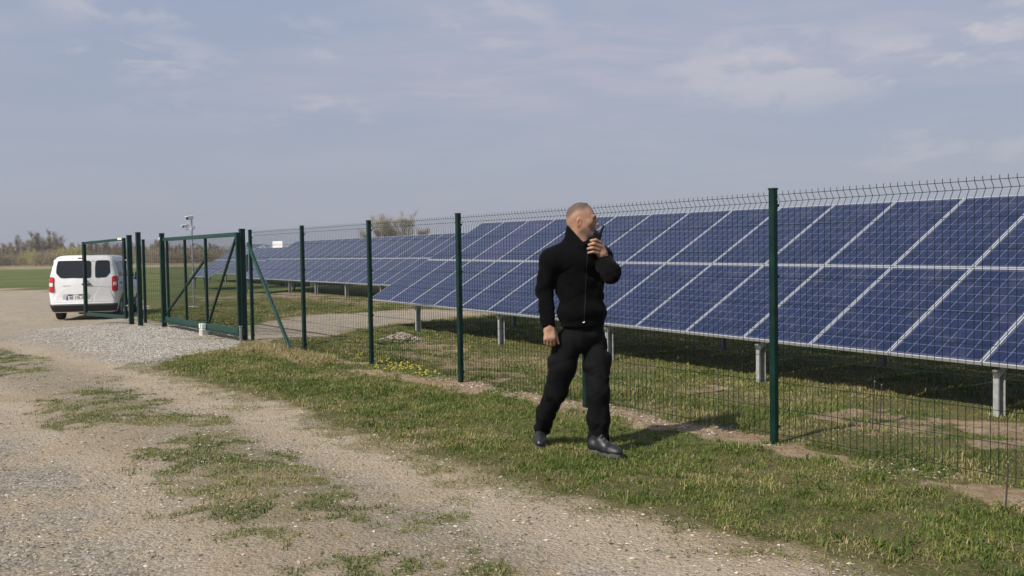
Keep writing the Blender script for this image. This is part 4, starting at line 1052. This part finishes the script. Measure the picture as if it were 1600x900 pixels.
def head(P):
    d = ell(P, hp(-.010, 0, .030), HA, (.100, .077, .100))
    d = smin(d, ell(P, hp(-.055, 0, .0), HA, (.055, .062, .075)), .04)                # occiput
    d = smin(d, ell(P, hp(.035, 0, -.025), HA, (.064, .062, .095)), .035)              # face mass
    for s in (1, -1): d = smin(d, cone(P, hp(.005, s * .050, -.065), hp(.068, s * .016, -.112), .022, .021), .035)   # jaw
    d = smin(d, ell(P, hp(.080, 0, -.114), HA, (.023, .025, .021)), .016)               # chin
    d = smin(d, cone(P, hp(.091, -.034, .021), hp(.091, .034, .021), .0125, .0125), .016)  # brow
    for s in (1, -1):
        d = smin(d, ell(P, hp(.062, s * .046, -.022), HA, (.026, .022, .022)), .025)   # cheek bone
        d = smax(d, -ell(P, hp(.103, s * .031, .001), HA, (.020, .019, .013)), .008)   # socket
        d = smin(d, ell(P, hp(.083, s * .031, .0), HA, (.0125, .0135, .0115)), .006)
    d = smin(d, cone(P, hp(.096, 0, .008), hp(.1215, 0, -.034), .009, .0120), .014)     # nose
    for s in (1, -1): d = smin(d, ell(P, hp(.109, s * .013, -.038), HA, (.013, .008, .008)), .008)
    d = smin(d, cone(P, hp(.1015, -.014, -.066), hp(.1015, .014, -.066), .0085, .0085), .006)
    d = smin(d, cone(P, hp(.0985, -.013, -.080), hp(.0985, .013, -.080), .0090, .0090), .005)
    d = smax(d, -cone(P, hp(.111, -.02, -.0730), hp(.111, .02, -.0730), .0042, .0042), .003)
    for s in (1, -1):                                                                    # ears
        ea = np.stack([fd * .94 + fl_ * s * -.34, fd * .34 * s + fl_ * .94, fu]); c = hp(-.012, s * .080, -.022)
        e = ell(P, c, ea, (.020, .0075, .033)); e = smax(e, -ell(P, c + fl_ * s * .007 + fd * .004, ea, (.011, .007, .019)), .005)
        d = smin(d, e, .008)
    nb = J(899, 389, 7.16)
    d = smin(d, cone(P, hp(-.025, 0, -.055), nb, .062, .068), .035)
    d = smin(d, cone(P, hp(.03, 0, -.085), J(909, 392, 7.12), .030, .040), .035)
    return d
hands_k = .008
def fist_right(P):    # hanging hand, lightly curled, back of the hand to the viewer
    wrist = J(856.5, 503, 7.02); mid = J(859, 522, 7.0)
    n = ray(859, 522); n = n / np.linalg.norm(n); v = mid - wrist; v /= np.linalg.norm(v); s = np.cross(v, n); s /= np.linalg.norm(s); n = np.cross(s, v); ax = np.stack([s, v, n])
    d = rbox(P, mid, ax, (.043, .046, .019), .017); d = smin(d, cone(P, wrist, J(857.5, 512, 7.01), .028, .031), .02)
    for k, (x0, y0, x1, y1, x2, y2, r) in enumerate(((851.5, 530, 851.5, 536, 853.5, 538, .0098), (856.2, 531.5, 856.3, 538.5, 857.5, 540, .0105), (861., 531.5, 861.3, 539, 862, 540, .0105), (865.6, 530, 866, 537.5, 866.5, 539, .0102))):
        f = chain(P, [J(x0, y0 - 4, 7.0), J(x0, y0, 6.992), J(x1, y1, 7.012), J(x2, y2, 7.045), J(x2 + .5, y2 - 4.5, 7.062)], [.0112, r + .0015, r, r * .92, r * .85], .004)
        d = smin(d, f, .006)
    t = chain(P, [J(863, 513, 7.02), J(868, 521, 7.015), J(870.5, 530, 7.01), J(872.5, 536.5, 7.012)], [.016, .0135, .011, .009], .006)
    return smin(d, t, .010)
def hand_left(P):     # raised hand closed round the radio
    wrist = J(945.5, 407, 7.07); mid = J(938.5, 390.5, 7.045)
    v = mid - wrist; v /= np.linalg.norm(v); n = ray(938, 390); n = n / np.linalg.norm(n) - cR * .35; s = np.cross(v, n); s /= np.linalg.norm(s); n = np.cross(s, v); ax = np.stack([s, v, n])
    d = rbox(P, mid, ax, (.040, .046, .021), .018); d = smin(d, cone(P, wrist, J(941.5, 398, 7.06), .029, .033), .02)
    for k, (x0, y0, x1, y1, x2, y2) in enumerate(((938.5, 379.5, 931, 374.5, 923.5, 376), (937.5, 385, 928.5, 380.5, 920.5, 382.5), (935.5, 390.5, 926.5, 387, 919, 388.5), (934.5, 396, 926.5, 393.5, 919.5, 395))):
        r = (.0102, .0108, .0104, .0094)[k]
        f = chain(P, [J(x0, y0, 7.025), J(x1, y1, 6.998), J(x2, y2, 7.008), J(x2 - .5, y2 + .5, 7.03), J(x2 + 4, y2 + .6, 7.046)], [r + .003, r + .0008, r, r * .9, r * .82], .003)
        d = smin(d, f, .0045)
    t = chain(P, [J(941, 394, 7.07), J(938, 384, 7.105), J(933, 376.5, 7.11), J(929.5, 371, 7.10)], [.016, .0135, .0115, .0095], .006)
    return smin(d, t, .010)
def arm(P, pts, rs): return chain(P, pts, rs, .03)
armR = [J(861.5, 408, 7.06), J(850.5, 456, 7.10), J(856.5, 506, 7.02)]
armL = [J(938, 402, 7.22), J(953.5, 427, 6.94), J(945, 405, 7.07)]
def body(P):
    d = head(P)
    d = smin(d, fist_right(P), .002); d = smin(d, hand_left(P), .002)
    core = chain(P, [J(899, 392, 7.16), J(904, 440, 7.15), J(909, 515, 7.15)], [.06, .09, .07])
    d = smin(d, core, .02)
    d = smin(d, chain(P, [J(899, 400, 7.16)] + armR, [.05, .05, .038, .028]), .02); d = smin(d, chain(P, [J(904, 400, 7.16)] + armL, [.05, .05, .038, .028]), .02)
    d = smin(d, chain(P, [J(889, 532, 7.12), J(869, 610, 7.19), J(848, 668, 7.46)], [.045, .04, .03]), .02)
    return smin(d, chain(P, [J(929, 534, 7.19), J(934.5, 610, 7.07), J(934, 688, 7.13)], [.045, .04, .03]), .02)
skinm = bpy.data.materials.new('skin'); skinm.use_nodes = True; nt = skinm.node_tree; b = nt.nodes['Principled BSDF']
tc = N(nt, 'ShaderNodeTexCoord'); n_ = noise(nt, tc.outputs['Object'], 22, 5, .6); n2_ = noise(nt, tc.outputs['Object'], 260, 3, .6)
nt.links.new(mix(nt, mapr(nt, n_.outputs[0], .3, .7), (.31, .17, .112), (.38, .22, .152)), b.inputs['Base Color'])
flu = N(nt, 'ShaderNodeAttribute', attribute_name='flush').outputs['Fac']; stu = N(nt, 'ShaderNodeAttribute', attribute_name='stubble').outputs['Fac']
b0 = b.inputs['Base Color'].links[0].from_socket
nt.links.new(mix(nt, math_n(nt, 'MULTIPLY', stu, .7), mix(nt, math_n(nt, 'MULTIPLY', flu, .6), b0, (.38, .12, .075)), mix(nt, n2_.outputs[0], (.10, .075, .06), (.24, .165, .125))), b.inputs['Base Color'])
b.inputs['Roughness'].default_value = .48; b.inputs['Subsurface Weight'].default_value = .0; b.inputs['Specular IOR Level'].default_value = .4
bp = N(nt, 'ShaderNodeBump'); bp.inputs['Strength'].default_value = .12; bp.inputs['Distance'].default_value = .003; nt.links.new(n2_.outputs[0], bp.inputs['Height']); nt.links.new(bp.outputs[0], b.inputs['Normal'])
# one grid per region, joined to a single skin mesh: fine on head and hands, coarse under the clothes
def multi(f, boxes):
    Vs, Fs, n = [], [], 0
    for lo, hi, h in boxes:
        V, F = nets(f, lo, hi, h); Vs.append(V); Fs.append(F + n); n += len(V)
    return np.concatenate(Vs), np.concatenate(Fs)
allp = np.array([J(830, 318, 7.1), J(975, 700, 7.1)])
lo = np.array([J(832, 400, 7.1)[0], 6.75, .12]); hi = np.array([J(975, 400, 7.1)[0], 7.6, 1.9])
def bx_(pts, m): p = np.array(pts); return p.min(0) - m, p.max(0) + m
V, F = nets(body, lo, hi, .0062)
me = mesh_np('person', V - porig, F, True); me.materials.append(skinm)
qh = (V - hc) @ HA.T; fl_a = np.zeros(len(V))
for s in (1, -1): fl_a = np.maximum(fl_a, np.exp(-(((qh - np.array([-.012, s * .084, -.024])) / np.array([.024, .016, .034])) ** 2).sum(1)))
fl_a = np.maximum(fl_a, .6 * np.exp(-(((qh - np.array([.118, 0, -.034])) / .02) ** 2).sum(1)))
fattr(me, 'flush', fl_a)
fattr(me, 'stubble', sstep(-.045, -.075, qh[:, 2]) * sstep(-.005, .03, qh[:, 0]) * sstep(-.17, -.12, qh[:, 2]) * sstep(.16, .12, np.abs(qh[:, 0])))
person = link('person', me); person.location = tuple(porig)
tag(person, 'man in black fleece and trousers walking along the fence, speaking into a handheld radio', 'person')

# --- jacket
cut_n = np.array([math.sin(R_(50)), math.cos(R_(50))])
def jacket(P):
    d = ell(P, J(903, 428, 7.15), AX, (.188, .125, .205))
    d = smin(d, slab(P, J(908, 470, 7.15), AX, .182, .128, .165, .05), .06)
    d = smin(d, ell(P, J(911, 487, 7.13), AX, (.186, .138, .085)), .05)
    for a in (armR[0], armL[0]): d = smin(d, cone(P, J(901, 388, 7.16), a + up * .005, .075, .082), .06)
    d = smin(d, ell(P, J(905, 410, 7.08), AX, (.15, .09, .10)), .06)
    d = smin(d, cone(P, J(899, 384, 7.17), J(866, 406, 7.08), .084, .080), .04); d = smin(d, cone(P, J(905, 386, 7.17), J(934, 400, 7.2), .080, .078), .04)
    aR = chain(P, [armR[0], armR[1], J(855.5, 497, 7.04)], [.084, .066, .057], .03)
    aR = aR + .009 * wr(P, 15., 3.) + .008 * crease(P, DIAG2, (20, 6, 6), 1., .075) * sstep(1.4, 1.3, P[..., 2])
    cuff = cone(P, J(854.8, 499, 7.04), J(857, 512, 7.015), .053, .047); aR = smin(aR, cuff, .012)
    v = J(857, 511, 7.015) - J(854.8, 499, 7.04); v /= np.linalg.norm(v); aR = smax(aR, (P - J(857, 511.5, 7.015)) @ v, .006)
    aU = cone(P, armL[0], armL[1], .088, .074) + .020 * wr(P, 15., 9.)
    aL = cone(P, armL[1], J(945.5, 406, 7.06), .074, .050) + .020 * wr(P, 15., 9.)
    v = J(945, 405, 7.07) - armL[1]; v /= np.linalg.norm(v); aL = smin(smax(aL, (P - J(946.2, 408, 7.052)) @ v, .006), aU, .03)
    # folds across the elbow and sleeve
    d = smin(d, aR, .032); d = smin(d, aL, .025)
    fold = np.sin((P @ (up * .7 + lf * .6)) * 48 + 11 * wr(P, 5., 1.)) * np.clip(wr(P, 4., 5.) + .16, 0, 1)
    d = d + (.008 * crease(P, DIAG, (14, 4, 6), 3., .075) + .008 * crease(P, DIAG2, (16, 4, 6), 7., .075)) * sstep(1.46, 1.3, P[..., 2])
    d = d + .009 * fold + .010 * wr(P, 8., 2.) + .008 * wr(P, 22., 2.)
    # knitted hem
    d = smax(d, -(P[..., 2] - J(910, 509, 7.15)[2]), .008)
    z = P[..., 2]; zh = J(910, 500, 7.15)[2]
    hem = slab(P, J(910.5, 503.5, 7.14), AX, .172, .124, .030, .014); d = smin(d, hem, .006)
    # stand collar
    c = cone(P, J(898, 396, 7.16), J(901, 358, 7.16), .092, .079); c = smin(c, cone(P, J(908, 398, 7.10), J(913, 370, 7.10), .075, .060), .04)
    e0 = J(885.5, 350.5, 7.16); px_n = cR * cut_n[0] + cU * cut_n[1]
    inner = cone(P, J(899, 385, 7.16), J(902, 340, 7.16), .066, .070); inner = smin(inner, cone(P, J(909, 386, 7.10), J(914, 350, 7.10), .048, .050), .04)
    c = smax(c, (P - e0) @ px_n, .006)
    d = smin(d, c, .03)
    d = smax(d, -inner, .005)
    flap = chain(P, [J(906, 391, 7.055), J(915, 381, 7.035), J(922, 374, 7.06)], [.020, .017, .012], .01)
    return smin(d, flap, .014)
fle = bpy.data.materials.new('black_fleece'); fle.use_nodes = True; nt = fle.node_tree; b = nt.nodes['Principled BSDF']
tc = N(nt, 'ShaderNodeTexCoord'); n_ = noise(nt, tc.outputs['Object'], 140, 4, .7); n2_ = noise(nt, tc.outputs['Object'], 14, 4, .6)
nt.links.new(mix(nt, n2_.outputs[0], (.0026, .0026, .003), (.005, .005, .0055)), b.inputs['Base Color']); b.inputs['Roughness'].default_value = .95; b.inputs['Specular IOR Level'].default_value = .05
b.inputs['Sheen Weight'].default_value = .02; b.inputs['Sheen Roughness'].default_value = .5
bp = N(nt, 'ShaderNodeBump'); bp.inputs['Strength'].default_value = .4; bp.inputs['Distance'].default_value = .006; nt.links.new(n_.outputs[0], bp.inputs['Height']); nt.links.new(bp.outputs[0], b.inputs['Normal'])
loj = np.array([J(828, 400, 7.1)[0], 6.76, J(900, 516, 7.1)[2]]); hij = np.array([J(978, 400, 7.1)[0], 7.42, J(900, 338, 7.1)[2]])
jk = skin('jacket', jacket, loj, hij, .0068, fle, person, porig)
# --- trousers
def trousers(P):
    d = slab(P, J(911, 512, 7.15), AX, .158, .113, .07, .04)
    d = smin(d, ell(P, J(907, 530, 7.16), AX, (.166, .122, .10)), .05)
    r = chain(P, [J(885, 538, 7.12), J(878, 572, 7.13), J(868, 612, 7.19), J(853, 645, 7.34), J(847.5, 671, 7.46)], [.106, .098, .085, .077, .070], .03)
    l = chain(P, [J(930, 536, 7.19), J(932, 572, 7.13), J(934.5, 612, 7.07), J(934.5, 655, 7.10), J(934, 686, 7.13), J(934, 695, 7.13)], [.095, .094, .085, .080, .078, .074], .03)
    r = smin(r, rbox(P, J(866, 575, 7.12), AX, (.03, .07, .085), .025), .02)       # cargo pockets
    l = smin(l, rbox(P, J(945, 566, 7.15), AX, (.028, .07, .085), .025), .02)
    d = smin(d, r, .018); d = smin(d, l, .018)
    d = d + .008 * crease(P, DIAG, (13, 4, 6), 13., .075) + .007 * crease(P, DIAG2, (15, 4, 6), 17., .075)
    low = sstep(.95, .2, P[..., 2])
    st_ = np.sin(P[..., 2] * 70 + 7 * wr(P, 5., 4.) + P[..., 0] * 22)
    d = d + (.004 + .012 * low) * st_ * np.clip(wr(P, 7., 8.) + .05, 0, 1) + .016 * wr(P, 9., 6.) + .014 * wr(P, 18., 6.) + .008 * np.sin((P @ (up * .8 + lf * .6)) * 55 + 9 * wr(P, 4., 2.)) * np.clip(wr(P, 5., 12.) + .15, 0, 1)
    ay = J(847, 674, 7.46); v = J(848, 671, 7.46) - J(852.5, 648, 7.36); v /= np.linalg.norm(v); d = smax(d, np.where(P[..., 0] < J(890, 680, 7.2)[0], (P - J(848.5, 672, 7.46)) @ v, (-P[..., 2] + J(934, 698, 7.13)[2])), .008)
    return d
trm = pmat('black_trouser_cloth', (.005, .005, .006), .88, spec=.14, bump=.25, bscale=220, var=.25, vscale=12)
lot_ = np.array([J(824, 600, 7.2)[0], 6.85, .08]); hit = np.array([J(966, 600, 7.2)[0], 7.66, J(900, 500, 7.1)[2]])
skin('trousers', trousers, lot_, hit, .0068, trm, person, porig)
# --- boots
bootm = pmat('black_boot_leather', (.016, .016, .018), .42, spec=.5, bump=.2, bscale=60, var=.25, vscale=20); solem = pmat('grey_boot_sole', (.075, .075, .078), .8, bump=.2, bscale=60)
def boot(name, heel, toe, ankle, pitch=0.):
    heel = np.array(heel); toe = np.array(toe); dv = toe - heel; L = np.linalg.norm(dv); dv /= L; sd = np.cross(dv, up); sd /= np.linalg.norm(sd); nu = np.cross(sd, dv); ax = np.stack([dv, sd, nu])
    q = lambda f, s, u: heel + dv * f * L + sd * s + nu * u
    def foot(P):
        d = chain(P, [q(.12, 0, .055), q(.45, 0, .052), q(.72, 0, .040), q(.90, 0, .036)], [.042, .040, .041, .032], .02)
        d = smin(d, ell(P, q(.74, 0, .036), ax, (.088, .047, .034)), .02)
        d = smin(d, chain(P, [q(.16, 0, .07), np.array(ankle), np.array(ankle) + up * .07], [.046, .047, .052], .02), .03)
        d = smin(d, chain(P, [q(.66, 0, .052), q(.36, 0, .100)], [.026, .034], .02), .025)
        d = d + .003 * wr(P, 22., 1.)
        return smax(d, -((P - q(0, 0, .018)) @ nu), .004)
    def sole(P):
        f = (P - heel) @ dv / L; s = (P - heel) @ sd; u = (P - heel) @ nu
        wv = .040 + .010 * sstep(.35, .7, f) - .012 * sstep(.25, .45, f) * sstep(.65, .45, f)
        cx = np.maximum(np.abs(f - .5) - .28, 0) * L / (.22 * L + .012); d = (np.sqrt(cx ** 2 + (s / wv) ** 2) - 1) * wv
        d = smax(d, np.abs(u - .013) - .019, .006)
        return smax(d, -(np.maximum(.012 - np.abs(f - .37) * L / 6, -.01) - u) * 1. if False else d, .004)
    pts = np.array([heel, toe, ankle]); lo, hi = pts.min(0) - .1, pts.max(0) + .12
    b_ = skin(name, foot, lo, hi, .0055, bootm, person, porig); skin('sole', sole, lo, hi, .0055, solem, b_, porig)
    lc = MB()
    for k in range(4):
        f = .40 + .09 * k; h_ = .138 - .020 * k
        a = q(f, -.026, h_ - .012) - porig; c_ = q(f, .026, h_ - .012) - porig; m_ = q(f, 0, h_ + .004) - porig; lc.tube([a, m_, c_], .0032, 5)
    lc.build('laces', pmat('grey_laces', (.16, .16, .17), .7), b_)
G = lambda px, py, D, z: np.array([*(cC + ray(px, py) * D)[:2], z])
hB = lambda p: h1(p[0], p[1])
p = G(846.5, 690, 7.56, .045); q_ = G(843.5, 690, 7.30, .0); q_[2] = hB(q_) + .004; boot('boot', p, q_, J(847, 668, 7.50))
p = G(921.5, 704, 7.10, 0.); p[2] = hB(p) + .012; q_ = G(969, 704, 6.90, 0.); q_[2] = hB(q_) + .012; boot('boot', p, q_, G(932, 690, 7.14, .135))
# --- hair: a cropped cap just off the scalp
hm = bpy.data.materials.new('cropped_hair'); hm.use_nodes = True; nt = hm.node_tree; b = nt.nodes['Principled BSDF']
tc = N(nt, 'ShaderNodeTexCoord'); n_ = noise(nt, tc.outputs['Object'], 210, 3, .7)
nt.links.new(mix(nt, N(nt, 'ShaderNodeAttribute', attribute_name='fade').outputs['Fac'], mix(nt, mapr(nt, n_.outputs[0], .35, .65), (.33, .19, .13), (.24, .145, .10)), mix(nt, mapr(nt, n_.outputs[0], .35, .65), (.13, .085, .065), (.075, .052, .042))), b.inputs['Base Color']); b.inputs['Roughness'].default_value = .8
q = (V - hc) @ HA.T; ff = q[F].mean(1)
hl = .060 + .030 * sstep(.01, .07, ff[:, 0]) - .055 * sstep(-.02, -.10, ff[:, 0]) + rng.normal(0, .0025, len(ff))
sel = (ff[:, 2] > hl) & (ff[:, 2] < .2) & (np.abs(ff[:, 0]) < .14) & (np.abs(ff[:, 1]) < .12)
fs = F[sel]; u_, inv = np.unique(fs, return_inverse=True); vv = V[u_]; nn = vv - hp(-.01, 0, .01); nn /= np.linalg.norm(nn, axis=1)[:, None]
ho = link('hair', mesh_np('hair', vv + nn * .0004 - porig, inv.reshape(-1, 4), True), hm, person)
qv = qh[u_]; hv = .060 + .030 * sstep(.01, .07, qv[:, 0]) - .055 * sstep(-.02, -.10, qv[:, 0]); fattr(ho.data, 'fade', sstep(-.004, .034, qv[:, 2] - hv))
brow = MB(); 
for s in (-1, 1): brow.tube([hp(.1040, s * .014, .019) - porig, hp(.1020, s * .032, .024) - porig, hp(.089, s * .048, .020) - porig], [.0042, .0048, .0030], 6)
brow_o = brow.build('eyebrows', pmat('brown_brow', (.03, .02, .014), .8), person)
for s in (-1, 1):
    MB().lathe(hp(.0925, s * .031, .0) - porig, fd, [(.0065, -.002), (.0052, .0016), (.002, .003)], 12).build('eye', pmat('dark_eye', (.02, .015, .012), .2), person)
# --- zip, zip pull, watch
def hit(f, px, py, D0=6.7, D1=7.5):
    ds = np.linspace(D0, D1, 400); pts = np.array([J(px, py, d) for d in ds]); v = f(pts); k = np.argmax(v < 0); return pts[k]
zp = [hit(jacket, 918 - (y - 388) * .045, y) - porig - ray(910, 440) * .002 for y in range(388, 507, 5)]
MB().tube(zp, .0022, 6).build('zip', pmat('zip_teeth', (.0045, .0045, .005), .75), person)
e_ = hit(jacket, 913, 504) - porig; MB().tube([e_ + np.array([-.012, -.004, .0]), e_ + np.array([.004, -.006, .004])], .0035, 6).build('zip_pull', MAT['galv'], person)
wv = J(945, 405, 7.07) - armL[1]; wv /= np.linalg.norm(wv); wc = J(943.6, 402.6, 7.064)
wt = MB(); wt.lathe(wc - porig, wv, [(.0335, -.010), (.0365, -.007), (.0365, .007), (.0335, .010)], 28); wo = wt.build('watch', pmat('steel_bracelet', (.42, .42, .40), .3, .9, bump=.3, bscale=90), person)
vn_ = -ray(945, 405) / np.linalg.norm(ray(945, 405)); vn_ = vn_ - wv * (vn_ @ wv); vn_ /= np.linalg.norm(vn_)
MB().lathe(wc - porig + vn_ * .030, vn_, [(.019, 0), (.019, .008), (.016, .010), (.015, .0085)], 20).build('watch_face', MAT['lens'], wo)
# --- radio
rc = J(930.6, 378.5, 7.054); rup = J(934.5, 366, 7.06) - J(927, 398, 7.056); rup /= np.linalg.norm(rup); rn = -ray(930, 383); rn = rn / np.linalg.norm(rn); rn = rn - rup * (rn @ rup) ; rn /= np.linalg.norm(rn); rs_ = np.cross(rup, rn)
RM = Matrix((Vector(rs_), Vector(rn), Vector(rup))).transposed()
radio = thing('handheld_radio', 'black handheld two-way radio with stub antenna held to the man\'s mouth', 'radio', tuple(rc)); radio.rotation_euler = RM.to_euler(); radio.scale = (1.22, 1.1, 1.12)
radm = pmat('matt_black_radio_shell', (.004, .004, .0045), .6, spec=.2)
MB().box((0, 0, -.005), (.052, .030, .140), None, .007).build('body', radm, radio)
MB().tube([(.016, 0, .062), (.019, 0, .085), (.025, 0, .120)], [.0085, .008, .0055], 10).build('antenna', radm, radio)
MB().tube([(-.012, 0, .062), (-.012, 0, .078)], .0075, 12).build('knob', radm, radio)
m = MB()
for k in range(5): m.box((0, .0158, .045 - .007 * k), (.034, .002, .0025))
m.build('speaker_grille', pmat('dark_grey_grille', (.05, .05, .055), .6), radio); MB().box((0, .0158, -.002), (.034, .002, .018), None, .0008).build('display', pmat('display_glass', (.09, .10, .10), .2), radio)
